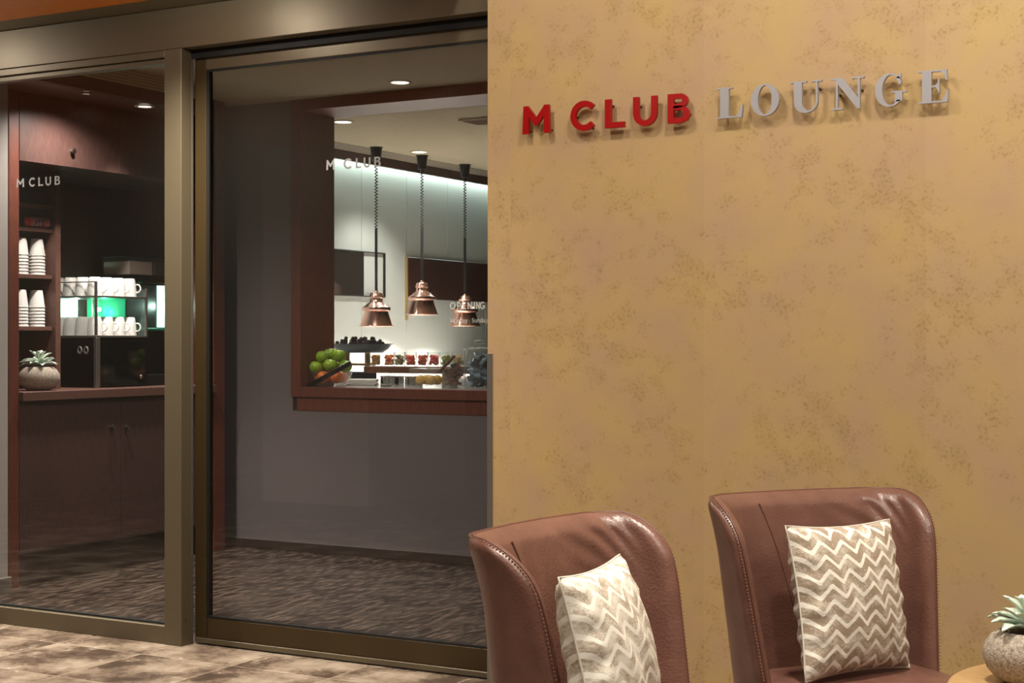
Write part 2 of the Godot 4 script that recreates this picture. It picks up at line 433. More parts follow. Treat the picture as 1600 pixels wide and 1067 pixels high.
func chair(label: String, at: Vector3, turn: float) -> void:
	var t := thing("tub_chair", label, "armchair", at, turn, "leather tub chairs along the gold wall")
	var top := 0.813; var y0 := 0.16; var h0 := 0.021; var rc := 0.095
	var reach := func(y: float) -> float:
		# half length of the unrolled shell at a height: wings sweep forward toward the seat
		var v: float = (top - y) / (top - y0)
		var s: float = 0.161 + 0.165 + 0.045 + 0.075 * v
		var dy: float = top - y
		if dy < rc: s -= rc - sqrt(max(0.0, rc * rc - (rc - dy) * (rc - dy)))
		return s
	var nu := 84; var nv := 54
	var us := []
	for i in nu + 1:
		var u := -1.0 + 2.0 * i / nu; us.append(sign(u) * (1.0 - pow(1.0 - abs(u), 1.35)))
	var vs := []
	for j in nv + 1: vs.append(1.0 - pow(1.0 - float(j) / nv, 1.7))
	for side in [1.0, -1.0]:
		var st := mb(); st.set_smooth_group(1)
		var g := []
		for j in nv + 1:
			var y: float = lerp(y0, top, vs[j]); var S: float = reach.call(y)
			var row := []
			for i in nu + 1:
				var s: float = us[i] * S
				var d: float = min(top - y, S - abs(s))
				var k: float = clamp(d / (h0 * 1.3), 0.0, 1.0)
				var th: float = h0 * sqrt(1.0 - (1.0 - k) * (1.0 - k))
				var off: float = side * th
				if side < 0.0:
					# creases of the soft inside leather near one upper corner
					var m: float = clamp((s - 0.02) * 7.0, 0.0, 1.0) * clamp((y - 0.60) * 8.0, 0.0, 1.0) * clamp((top - y) * 30.0, 0.0, 1.0) * clamp((0.33 - s) * 12.0, 0.0, 1.0)
					off += m * 0.0030 * sin((s * 0.75 + y * 1.0) * 120.0 + 2.0 * sin(s * 22.0)) + 0.0012 * sin(s * 31.0 + y * 13.0) * k
					off -= 0.010 * k * (1.0 - pow(abs(us[i]), 2.0))
				row.append(shell_point(s, y, off))
			g.append(row)
		for j in nv:
			for i in nu:
				var a: Vector3 = g[j][i]; var b: Vector3 = g[j][i + 1]; var c: Vector3 = g[j + 1][i + 1]; var e: Vector3 = g[j + 1][i]
				if side > 0.0:
					for q in [a, b, c, a, c, e]: st.add_vertex(q)
				else:
					for q in [a, c, b, a, e, c]: st.add_vertex(q)
		put(st, "back_panel" if side > 0.0 else "backrest", M.leather, t)
	# seam and stitches following the edge on the inside
	var line := []
	var inset := 0.0004
	for j in 41: line.append(Vector2(-1, lerp(y0 + 0.02, top - rc, j / 40.0)))
	for j in range(1, 9): line.append(Vector2(-1, top - rc + (rc - inset) * sin(j / 8.0 * PI / 2.0)))
	var pts := []
	for l in line: pts.append(Vector2(-(reach.call(l.y) - inset), l.y))
	var w: float = abs(pts[pts.size() - 1].x)
	for i in range(1, 40): pts.append(Vector2(lerp(-w, w, i / 40.0), top - inset))
	for l in range(line.size() - 1, -1, -1): pts.append(Vector2(reach.call(line[l].y) - inset, line[l].y))
	var p3 := []
	for p in pts: p3.append(shell_point(p.x, p.y, 0.003))
	var sm := mb(); tube(sm, p3, 0.0030, 6); put(sm, "seam", M.seam, t)
	var stt := mb(); var acc := 0.0
	for i in p3.size() - 1:
		var a: Vector3 = p3[i]; var b: Vector3 = p3[i + 1]; var L := a.distance_to(b); var dir: Vector3 = (b - a) / maxf(L, 1e-5)
		var p2a: Vector2 = pts[i]; var p2b: Vector2 = pts[i + 1]
		var x := 0.0
		while acc + (L - x) >= 0.0075:
			x += 0.0075 - acc; acc = 0.0
			var f := x / L; var c2: Vector2 = p2a.lerp(p2b, f)
			var nrm := (shell_point(c2.x, c2.y, -0.03) - shell_point(c2.x, c2.y, -0.02)).normalized()
			var side2: Vector3 = dir.cross(nrm).normalized()
			if side2.dot(Vector3(signf(c2.x) * 0.0, 0.6, 1.0)) < 0.0: side2 = -side2
			for w2 in [-1.0, 1.0]: box(stt, a + dir * x + nrm * 0.0046 * w2 - nrm * 0.003, Vector3(0.0018, 0.0040, 0.0022), 0.0, Basis(dir, nrm, dir.cross(nrm)))
		acc += L - x
	var so := put(stt, "stitching", M.thread, t); so.set_meta("kind", "stuff")
	# vertical seam on the inside back
	sm = mb(); var vp := []
	for j in 18: vp.append(shell_point(-0.125 + 0.07 * (1.0 - j / 17.0), lerp(0.55, top - 0.022, j / 17.0), -h0 * 0.99 - 0.0105))
	tube(sm, vp, 0.0022, 6); put(sm, "back_seam", M.leather, t)
	# seat cushion
	var sc := mb(); var R := []
	for i in 60:
		var a := TAUF * i / 60.0; var e := 0.42
		R.append(Vector2(sign(cos(a)) * pow(abs(cos(a)), e) * 0.238, 0.235 + sign(sin(a)) * pow(abs(sin(a)), e) * 0.225))
	var layers := [[0.17, 0.90], [0.20, 1.0], [0.375, 1.0], [0.395, 0.985], [0.406, 0.95], [0.411, 0.86], [0.414, 0.6], [0.416, 0.3], [0.416, 0.0]]
	sc.set_smooth_group(1)
	for l in layers.size() - 1:
		for i in 60:
			var A: Vector2 = R[i]; var B: Vector2 = R[(i + 1) % 60]; var c := Vector2(0, 0.235)
			var q := []
			for z in [[A, 0], [B, 0], [B, 1], [A, 1]]:
				var v: Vector2 = c + (z[0] - c) * layers[l + z[1]][1]; q.append(Vector3(v.x, layers[l + z[1]][0], v.y))
			var mid := Vector3(0, 0.2, 0.235)
			tri(sc, q[0], q[1], q[2], mid)
			if layers[l + 1][1] > 0.0: tri(sc, q[0], q[2], q[3], mid)
	put(sc, "seat", M.leather, t)
	for sx in [-1, 1]:
		for sz in [0.06, 0.44]:
			var lg := mb(); lathe(lg, [Vector2(0.0, 0.0), Vector2(0.013, 0.0), Vector2(0.019, 0.172), Vector2(0.0, 0.172)], 12, Vector3(sx * 0.19, 0, sz)); put(lg, "leg", M.black, t)

func cushion(label: String, at: Vector3, bas: Basis, w: float, h: float, cover: Material) -> void:
	var t := thing("throw_cushion", label, "cushion", at); t.basis = bas
	var n := 30
	for side in [1.0, -1.0]:
		var st := mb(); st.set_smooth_group(1)
		var g := []
		for j in n + 1:
			var row := []
			for i in n + 1:
				var x := -1.0 + 2.0 * i / n; var y := -1.0 + 2.0 * j / n
				var px := x * w * 0.5 * (1.0 - 0.075 * (1.0 - y * y)); var py := y * h * 0.5 * (1.0 - 0.065 * (1.0 - x * x))
				var th := 0.066 * pow(max(0.0, (1.0 - x * x) * (1.0 - y * y)), 0.42)
				var edge: float = max(abs(x), abs(y))
				th *= 1.0 + 0.10 * sin(11.0 * x + 5.0 * y) * (1.0 - edge) + 0.22 * clamp((edge - 0.72) * 4.0, 0, 1) * sin(19.0 * (y if abs(x) > abs(y) else x) + 3.0 * x)
				row.append([Vector3(px, py, side * th), Vector2((x + 1) * 0.5, (1 - y) * 0.5)])
			g.append(row)
		for j in n:
			for i in n:
				var q := [g[j][i], g[j][i + 1], g[j + 1][i + 1], g[j + 1][i]]
				var order := [0, 2, 1, 0, 3, 2] if side > 0 else [0, 1, 2, 0, 2, 3]
				for k in order: st.set_uv(q[k][1]); st.add_vertex(q[k][0])
		put(st, "front_cover" if side > 0 else "back_cover", cover, t)
	var rim := []
	for e in [[-1, -1, 1, -1], [1, -1, 1, 1], [1, 1, -1, 1], [-1, 1, -1, -1]]:
		for k in 14:
			var x: float = lerp(float(e[0]), float(e[2]), k / 14.0); var y: float = lerp(float(e[1]), float(e[3]), k / 14.0)
			rim.append(Vector3(x * w * 0.5 * (1.0 - 0.075 * (1.0 - y * y)), y * h * 0.5 * (1.0 - 0.065 * (1.0 - x * x)), 0))
	var st2 := mb(); tube(st2, rim, 0.0022, 6, true); put(st2, "edge_seam", M.thread_light, t)

# ---- letters: outlines in units of cap height; x runs 0..w
func V(a: Array) -> PackedVector2Array:
	var p := PackedVector2Array()
	for i in range(0, a.size(), 2): p.append(Vector2(a[i], a[i + 1]))
	return p
func letter_shape(st: SurfaceTool, ch: String, serif: bool, z0: float, z1: float, sc: Vector2, org: Vector2) -> void:
	var polys := []; var bands := []
	if not serif:
		var k := 0.21
		match ch:
			"M":
				polys.append(V([0.0, 0, k, 0, k + 0.015, 0.62, 0.44, 0.30, 0.44, 0.30, 0.56, 0.30, 1 - k - 0.015, 0.62, 1 - k, 0, 1.0, 0, 0.96, 1, 0.80, 1, 0.50, 0.56, 0.20, 1, 0.04, 1]))
			"C":
				bands.append([arc(Vector2(0.56, 0.5), 0.56, 0.53, 42, 318, 26), arc(Vector2(0.56, 0.5), 0.345, 0.32, 40, 320, 26)])
			"L": polys.append(V([0, 0, 1.0, 0, 1.0, 0.19, 0.31, 0.19, 0.31, 1, 0, 1]))
			"U":
				bands.append([[Vector2(0, 1)] + arc(Vector2(0.5, 0.43), 0.5, 0.45, 180, 360, 20) + [Vector2(1, 1)], [Vector2(k + 0.03, 1)] + arc(Vector2(0.5, 0.43), 0.26, 0.25, 180, 360, 20) + [Vector2(1 - k - 0.03, 1)]])
			"B":
				polys.append(V([0, 0, 0.27, 0, 0.27, 1, 0, 1]))
				bands.append([[Vector2(0.27, 1)] + arc(Vector2(0.56, 0.76), 0.36, 0.24, 90, -75, 14) + [Vector2(0.27, 0.49)], [Vector2(0.27, 0.83)] + arc(Vector2(0.54, 0.745), 0.13, 0.085, 90, -75, 14) + [Vector2(0.27, 0.66)]])
				bands.append([[Vector2(0.27, 0.60)] + arc(Vector2(0.58, 0.29), 0.42, 0.29, 80, -90, 14) + [Vector2(0.27, 0.0)], [Vector2(0.27, 0.45)] + arc(Vector2(0.56, 0.305), 0.17, 0.135, 80, -90, 14) + [Vector2(0.27, 0.17)]])
			"O": bands.append([arc(Vector2(0.5, 0.5), 0.5, 0.52, 0, 360, 28), arc(Vector2(0.5, 0.5), 0.32, 0.36, 0, 360, 28)])
			"P":
				polys.append(V([0, 0, 0.26, 0, 0.26, 1, 0, 1]))
				bands.append([[Vector2(0.26, 1)] + arc(Vector2(0.58, 0.70), 0.42, 0.30, 90, -90, 14) + [Vector2(0.26, 0.40)], [Vector2(0.26, 0.83)] + arc(Vector2(0.56, 0.70), 0.17, 0.13, 90, -90, 14) + [Vector2(0.26, 0.57)]])
			"E": polys.append(V([0, 0, 1, 0, 1, 0.18, 0.3, 0.18, 0.3, 0.41, 0.9, 0.41, 0.9, 0.58, 0.3, 0.58, 0.3, 0.82, 1, 0.82, 1, 1, 0, 1]))
			"N": polys.append(V([0, 0, 0.22, 0, 0.22, 0.64, 0.78, 0, 1, 0, 1, 1, 0.78, 1, 0.78, 0.36, 0.22, 1, 0, 1]))
			"I": polys.append(V([0, 0, 1, 0, 1, 1, 0, 1]))
			"G":
				bands.append([arc(Vector2(0.54, 0.5), 0.54, 0.52, 42, 345, 26), arc(Vector2(0.54, 0.5), 0.35, 0.33, 42, 340, 26)])
				polys.append(V([0.60, 0.34, 1.0, 0.34, 1.0, 0.52, 0.60, 0.52]))
	else:
		match ch:
			"L": polys.append(V([0, 0, 0.96, 0, 1.0, 0.40, 0.94, 0.40, 0.86, 0.17, 0.74, 0.055, 0.46, 0.055, 0.46, 0.945, 0.60, 0.955, 0.60, 1, 0, 1, 0, 0.955, 0.13, 0.945, 0.13, 0.055, 0, 0.045]))
			"O": bands.append([arc(Vector2(0.5, 0.5), 0.5, 0.52, 0, 360, 36), arc(Vector2(0.5, 0.5), 0.245, 0.465, 0, 360, 36)])
			"U":
				bands.append([[Vector2(0.13, 0.95)] + arc(Vector2(0.50, 0.34), 0.37, 0.36, 180, 360, 20) + [Vector2(0.87, 0.95)], [Vector2(0.38, 0.95)] + arc(Vector2(0.595, 0.36), 0.215, 0.30, 180, 360, 20) + [Vector2(0.81, 0.95)]])
				polys.append(V([0, 0.95, 0.52, 0.95, 0.52, 1, 0, 1])); polys.append(V([0.68, 0.95, 1, 0.95, 1, 1, 0.68, 1]))
			"N":
				polys.append(V([0.0, 0.0, 0.36, 0.0, 0.36, 0.05, 0.215, 0.06, 0.215, 0.80, 0.80, 0, 0.875, 0, 0.875, 0.94, 1.0, 0.95, 1.0, 1, 0.64, 1, 0.64, 0.95, 0.81, 0.94, 0.81, 0.36, 0.34, 1, 0.0, 1, 0.0, 0.95, 0.15, 0.93, 0.15, 0.06, 0.0, 0.05]))
			"G":
				bands.append([arc(Vector2(0.46, 0.5), 0.46, 0.52, 38, 322, 30), arc(Vector2(0.50, 0.5), 0.27, 0.465, 50, 316, 30)])
				polys.append(V([0.76, 0.66, 0.82, 0.66, 0.82, 1.0, 0.77, 1.0, 0.74, 0.90, 0.66, 0.86]))
				polys.append(V([0.52, 0.40, 1.0, 0.40, 1.0, 0.45, 0.52, 0.45])); polys.append(V([0.62, 0.12, 0.86, 0.14, 0.86, 0.40, 0.64, 0.40]))
			"E": polys.append(V([0, 0, 0.96, 0, 1.0, 0.38, 0.95, 0.38, 0.87, 0.16, 0.76, 0.055, 0.44, 0.055, 0.44, 0.475, 0.56, 0.475, 0.64, 0.40, 0.66, 0.30, 0.70, 0.30, 0.70, 0.72, 0.66, 0.72, 0.64, 0.60, 0.56, 0.53, 0.44, 0.53, 0.44, 0.945, 0.74, 0.945, 0.85, 0.85, 0.91, 0.66, 0.96, 0.66, 0.94, 1, 0, 1, 0, 0.955, 0.13, 0.945, 0.13, 0.055, 0, 0.045]))
	for p in polys:
		var q := PackedVector2Array()
		var prev := Vector2(-9, -9)
		for v in p:
			if v != prev: q.append(org + v * sc)
			prev = v
		prism(st, q, z0, z1)
	for b in bands:
		var o := []; var n := []
		for v in b[0]: o.append(org + v * sc)
		for v in b[1]: n.append(org + v * sc)
		band(st, o, n, z0, z1)
func sign_letter(ch: String, px0: float, px1: float, serif: bool, label: String) -> void:
	var zw := 0.10; var zf := 0.137; var thick := 0.013
	var mid := (px0 + px1) * 0.5
	var a := at_z(px0, 180, zf); var b := at_z(px1, 180, zf)
	var y0 := 1.859; var hgt := 0.092
	if serif: y0 = 1.8625; hgt = 0.0945
	var w := b.x - a.x
	var t := thing("sign_letter", label, "letter", Vector3(a.x, y0, zf), 0.0, "raised letters of the wall sign")
	var st := mb(); letter_shape(st, ch, serif, -thick, 0.0, Vector2(w, hgt), Vector2.ZERO)
	put(st, "face", M.letter_grey if serif else M.red, t)
	var spots := {"M": [[0.1, 0.12], [0.9, 0.12]], "C": [[0.12, 0.5], [0.75, 0.1]], "L": [[0.2, 0.8], [0.2, 0.2]], "U": [[0.15, 0.7], [0.85, 0.75]], "B": [[0.14, 0.75], [0.85, 0.3]], "O": [[0.12, 0.5], [0.88, 0.5]], "N": [[0.18, 0.5], [0.85, 0.6]], "G": [[0.12, 0.5], [0.75, 0.3]], "E": [[0.25, 0.8], [0.25, 0.2]]}
	for s in spots[ch]:
		var ps := mb(); tube(ps, [Vector3(s[0] * w, s[1] * hgt, -thick), Vector3(s[0] * w, s[1] * hgt, zw - zf)], 0.004, 8); put(ps, "standoff", M.pin_metal, t)

func glass_word(parent: Node, word: String, spans: Array, y: float, hgt: float, z: float, m: Material) -> void:
	var st := mb()
	for i in word.length():
		var a := at_z(spans[i][0], 300, z); var b := at_z(spans[i][1], 300, z)
		letter_shape(st, word[i], false, z, z + 0.0008, Vector2(b.x - a.x, hgt), Vector2(a.x, y))
	put(st, "lettering", m, parent)

# ============================================================ scene
func _ready() -> void:
	rng.seed = 7
	var cam := Camera3D.new(); cam.name = "camera"; add_child(cam)
	cam.position = CAM; cam.rotation.y = TH; cam.current = true
	cam.set_frustum(2.0 * 0.05 * 533.5 / F, Vector2(0, -0.05 * 2.5 / F), 0.05, 60.0)
	var we := WorldEnvironment.new(); we.name = "environment"; add_child(we)
	var env := Environment.new(); we.environment = env
	env.background_mode = Environment.BG_COLOR; env.background_color = Color(0.02, 0.018, 0.015)
	env.tonemap_mode = Environment.TONE_MAPPER_LINEAR; env.tonemap_exposure = 1.0
	env.sdfgi_enabled = true; env.ssao_enabled = true; env.ssil_enabled = true
	make_materials()
	M.thread_light = mat(Color(0.80, 0.77, 0.72), 0.8)
	lights()
	shell()
	glazing()
	portal_and_pantry()
	coffee_station()
	buffet_things()
	sign_and_seating()

func lights() -> void:
	var warm := Color(1.0, 0.965, 0.905)
	var lab := "round recessed downlight in the tall pale lobby ceiling"
	for p in [[-0.95, 1.75, 7.0, 26.0], [-1.15, 2.55, 7.0, 26.0], [-2.1, 4.6, 3.5, 60.0], [0.9, 4.4, 3.5, 60.0], [-1.6, 6.2, 3.0, 60.0], [1.6, 2.6, 2.5, 60.0]]:
		downlight("lobby_downlight", lab, Vector3(p[0], 3.498, p[1]), p[2], p[3], warm, "downlights in the tall lobby ceiling", 0.09)
	lab = "tilted wall washer spot in the tall lobby ceiling before the gold wall"
	for p in [[-2.35, 1.9, 3.0, 60.0], [-0.75, 1.8, 3.4, 60.0], [0.85, 1.9, 5.2, 60.0], [-2.3, 3.6, 3.0, 55.0], [0.2, 3.4, 4.4, 55.0]]:
		var w := downlight("wall_washer", lab, Vector3(p[0], 3.498, p[1]), p[2], p[3], warm, "wall washers in the tall lobby ceiling", 0.10)
		w.get_node("light").rotation.x = -PI / 2 + deg_to_rad(48.0)
	lab = "round recessed downlight in the orange wood lobby ceiling"
	for p in [[-3.72, 0.50, 6.4, 70.0], [-5.35, 0.50, 7.0, 70.0], [-6.9, 0.55, 5.0, 70.0]]:
		var pd := downlight("panel_downlight", lab, Vector3(p[0], 2.458, p[1]), p[2], p[3], warm, "downlights in the orange wood ceiling")
		pd.get_node("light").spot_angle_attenuation = 1.0
		# added fill light under each fitting, brightens the header beam
		var rim := OmniLight3D.new(); rim.name = "header_fill"; rim.light_energy = 0.15; rim.light_color = warm; rim.light_size = 0.01; rim.omni_range = 8.0; rim.omni_attenuation = 2.0; rim.shadow_enabled = true; pd.add_child(rim); rim.position = Vector3(0, -0.03, 0)
	var cool := Color(1.0, 0.97, 0.93)
	var p1 := at_y(625, 128, 2.52)
	downlight("lounge_downlight", "round downlight in the perforated ceiling above the wooden portal", p1, 0.7, 55.0, cool, "", 0.045)
	downlight("lounge_downlight", "added round downlight in the perforated ceiling just inside the sliding door", Vector3(-4.15, 2.52, -0.95), 1.1, 66.0, cool, "", 0.045)  # added out of view to light the coffee unit front and floor
	downlight("soffit_downlight", "round downlight in the dark wood soffit over the coffee counter", Vector3(-5.42, 2.368, -1.33), 3.0, 36.0, cool, "", 0.032)
	var sp := thing("soffit_spot", "small dark spot under the wood soffit above the knobbed upper cupboard", "spotlight", Vector3(-5.37, 2.3695, -0.87))
	var st := mb(); lathe(st, [Vector2(0.020, 0.0), Vector2(0.020, -0.009), Vector2(0.023, -0.009), Vector2(0.023, 0.0)], 20); put(st, "baffle", M.wenge, sp)
	st = mb(); lathe(st, [Vector2(0.0195, -0.001), Vector2(0.0, -0.001)], 20); put(st, "lamp_face", M.lamp_disc, sp)
	var l := SpotLight3D.new(); l.name = "light"; l.light_energy = 2.6; l.light_color = cool; l.spot_angle = 76.0; l.spot_angle_attenuation = 1.0; l.spot_range = 9.0; l.spot_attenuation = 2.0; l.light_size = 0.02; l.shadow_enabled = true
	sp.add_child(l); l.position = Vector3(0, -0.014, 0); l.rotation = Vector3(-PI / 2, 0, 0)
	downlight("pantry_downlight", "bright downlight in the pantry ceiling close behind the portal jamb", at_y(536, 190, 2.5), 2.5, 55.0, cool, "", 0.05)
	downlight("pantry_downlight", "pantry ceiling downlight right above the middle pendant lamp", at_y(655, 237, 2.5), 2.5, 55.0, cool, "", 0.05)

func shell() -> void:
	# lobby floor of marble tiles with pale joints
	var fl := setting("floor")
	var st := mb(); box2(st, Vector3(-9.0, -0.10, -0.02), Vector3(3.4, -0.0008, 7.6)); put(st, "grout_bed", M.grout, fl)
	var r := RandomNumberGenerator.new(); r.seed = 4
	var far := mb(); var T := 0.43; var gap := 0.0045
	var variants := []
	for v in 6:
		var ts := mb(); var o := Vector2(r.randf(), r.randf()); var k := 0.62
		var h := T * 0.5 - gap * 0.5; var b := 0.0006
		for q in [[-h + b, 0, -h + b, h - b, 0, -h + b, h - b, 0, h - b, -h + b, 0, h - b], [-h, -b, -h, h, -b, -h, h - b, 0, -h + b, -h + b, 0, -h + b], [-h, -b, h, h, -b, h, h - b, 0, h - b, -h + b, 0, h - b], [-h, -b, -h, -h, -b, h, -h + b, 0, h - b, -h + b, 0, -h + b], [h, -b, -h, h, -b, h, h - b, 0, h - b, h - b, 0, -h + b], [-h, -b, -h, h, -b, -h, h, -0.004, -h, -h, -0.004, -h], [-h, -b, h, h, -b, h, h, -0.004, h, -h, -0.004, h], [-h, -b, -h, -h, -b, h, -h, -0.004, h, -h, -0.004, -h], [h, -b, -h, h, -b, h, h, -0.004, h, h, -0.004, -h]]:
			var p := []
			for i in 4: p.append(Vector3(q[i * 3], q[i * 3 + 1], q[i * 3 + 2]))
			for tr in [[0, 1, 2], [0, 2, 3]]:
				var a: Vector3 = p[tr[0]]; var c: Vector3 = p[tr[1]]; var d: Vector3 = p[tr[2]]
				if (a - d).cross(a - c).dot((a + c + d) / 3.0 - Vector3(0, -0.05, 0)) < 0.0: var e := c; c = d; d = e
				for vv in [a, c, d]: ts.set_uv(Vector2(vv.x, vv.z) * k + o); ts.add_vertex(vv)
		variants.append(done(ts))
	var far_list := []
	for j in 18:
		for i in 29:
			var c := Vector3(-4.02 - 11 * T + T * (i + 0.5), 0.0, 0.218 + T * (j - 0.5))
			if j == 0: c.z = 0.218 - T * 0.5
			var near := c.z < 2.2 and c.x > -6.6 and c.x < -1.6
			if near:
				var o := put_mesh(variants[r.randi() % 6], "tile", M.marble, fl, c); o.rotation.y = PI * (r.randi() % 2)
			else: far_list.append([c, r.randi() % 6])
	for e in far_list: far.append_from(variants[e[1]], 0, Transform3D(Basis.IDENTITY, e[0]))
	var fo := put_mesh(far.commit(), "tile", M.marble, fl); fo.name = "far_tiles"; fo.set_meta("kind", "stuff")
	# lounge floor
	var lf := setting("floor"); st = mb(); box2(st, Vector3(-9.0, -0.10, -7.6), Vector3(3.4, -0.007, -0.021)); put(st, "screed", M.skirt, lf)
	st = mb(); box2(st, Vector3(-9.0, -0.007, -7.6), Vector3(3.4, -0.001, -0.21)); put(st, "stone_covering", M.lounge_floor, lf)
	# lobby ceiling
	var lc := setting("ceiling"); st = mb(); box2(st, Vector3(-9.0, 2.46, 0.19), Vector3(-2.7, 2.60, 7.6)); put(st, "wood_panelling", M.orange_wood, lc)
	var hc := setting("ceiling"); st = mb(); box2(st, Vector3(-2.9, 3.50, -0.1), Vector3(3.4, 3.62, 7.6)); put(st, "plaster", M.plain_ceiling, hc)
	var up := setting("wall_upper"); st = mb(); box2(st, Vector3(-2.9, 2.601, 0.1), Vector3(-2.7, 3.5, 7.4)); put(st, "wall_surface", M.plain_ceiling, up)
	var t2 := setting("trim_2"); st = mb(); box2(st, Vector3(-9.0, 2.462, -0.10), Vector3(-2.588, 2.60, 0.189)); put(st, "ceiling_strip", M.bronze, t2)
	# lounge ceiling, pantry ceiling
	var lo := setting("ceiling"); st = mb(); box2(st, Vector3(-9.0, 2.52, -2.34), Vector3(3.4, 2.66, -0.10)); put(st, "perforated_board", M.ceiling, lo)
	var pc := setting("ceiling"); st = mb(); box2(st, Vector3(-9.0, 2.50, -7.6), Vector3(3.4, 2.66, -2.645)); put(st, "perforated_board", M.ceiling, pc)
	# gold wall (front), with its own UVs
	var gw := setting("wall_front"); st = mb()
	var X0 := -2.588; var X1 := 3.0; var Y1 := 3.52; var Z := 0.10; var Zb := -0.02
	var faces := [[Vector3(X0, 0, Z), Vector3(X0, Y1, Z), Vector3(X1, Y1, Z), Vector3(X1, 0, Z)], [Vector3(X1, 0, Zb), Vector3(X1, Y1, Zb), Vector3(X0, Y1, Zb), Vector3(X0, 0, Zb)], [Vector3(X0, 0, Zb), Vector3(X0, Y1, Zb), Vector3(X0, Y1, Z), Vector3(X0, 0, Z)], [Vector3(X1, 0, Z), Vector3(X1, Y1, Z), Vector3(X1, Y1, Zb), Vector3(X1, 0, Zb)], [Vector3(X0, Y1, Z), Vector3(X0, Y1, Zb), Vector3(X1, Y1, Zb), Vector3(X1, Y1, Z)]]
	for f in faces:
		for k in [0, 1, 2, 0, 2, 3]:
			var v: Vector3 = f[k]; st.set_uv(Vector2((v.x - v.z) / 2.6, -v.y / 2.6)); st.add_vertex(v)
	put(st, "gold_paper", M.gold, gw)
	var cg := setting("trim_3"); st = mb(); box2(st, Vector3(-2.590, 0.0, 0.0), Vector3(-2.569, 1.134, 0.1015), 0.0005); put(st, "corner_guard", M.guard, cg)
	# lobby walls out of frame
	for w in [["wall_right", Vector3(3.0, 0, 0.1), Vector3(3.2, 3.52, 7.4), M.taupe], ["wall_lobby", Vector3(-8.8, 0, 7.2), Vector3(3.2, 3.52, 7.4), M.wenge], ["wall_end", Vector3(-8.8, 0, 0.1), Vector3(-8.6, 2.6, 7.2), M.grey_paint]]:
		var o := setting(w[0]); st = mb(); box2(st, w[1], w[2]); put(st, "wall_surface", w[3], o)
	# painted lobby pillar that the glass mirrors
	var pil := setting("wall_pillar"); st = mb(); box2(st, Vector3(-6.49, 0, 3.53), Vector3(-5.63, 2.47, 4.75)); put(st, "pillar_surface", M.grey_paint, pil)
	st = mb(); box2(st, Vector3(-6.50, 0, 3.52), Vector3(-5.62, 0.10, 4.76)); put(st, "skirting_board", M.skirt, pil)
	# lounge left wall stub, back wall, end walls
	var wl := setting("wall_left"); st = mb(); box2(st, Vector3(-6.6, 0, -0.545), Vector3(-5.545, 2.53, -0.02)); put(st, "wall_surface", M.grey_paint, wl)
	var bl := setting("baseboard_left"); st = mb(); box2(st, Vector3(-5.545, 0, -0.55), Vector3(-5.522, 0.075, -0.06), 0.003); put(st, "skirting_board", M.guard, bl)
	var w2 := setting("wall_cupboards"); st = mb(); box2(st, Vector3(-6.7, 0, -2.35), Vector3(-6.26, 2.53, -0.545)); put(st, "wall_surface", M.wenge, w2)
	var wb := setting("wall_back"); st = mb()
	box2(st, Vector3(-6.5, 0, -2.42), Vector3(-5.25, 2.53, -2.34)); box2(st, Vector3(-5.25, 0, -2.42), Vector3(-2.2, 0.785, -2.34)); box2(st, Vector3(-2.75, 0.785, -2.42), Vector3(3.2, 2.53, -2.34))
	put(st, "wall_surface", M.taupe, wb)
	var bb := setting("baseboard_back"); st = mb(); box2(st, Vector3(-5.72, 0, -2.34), Vector3(-2.2, 0.048, -2.325), 0.002); put(st, "skirting_board", M.skirt, bb)
	st = mb(); box2(st, Vector3(-5.72, 0.0485, -2.34), Vector3(-2.2, 0.052, -2.324)); put(st, "metal_cap", M.guard, bb)
	for w in [["wall_lounge", Vector3(3.0, 0, -7.6), Vector3(3.2, 2.66, -0.1), M.taupe], ["wall_far", Vector3(-9.0, 0, -7.8), Vector3(3.2, 2.66, -7.6), M.wenge]]:
		var o := setting(w[0]); st = mb(); box2(st, w[1], w[2]); put(st, "wall_surface", w[3], o)

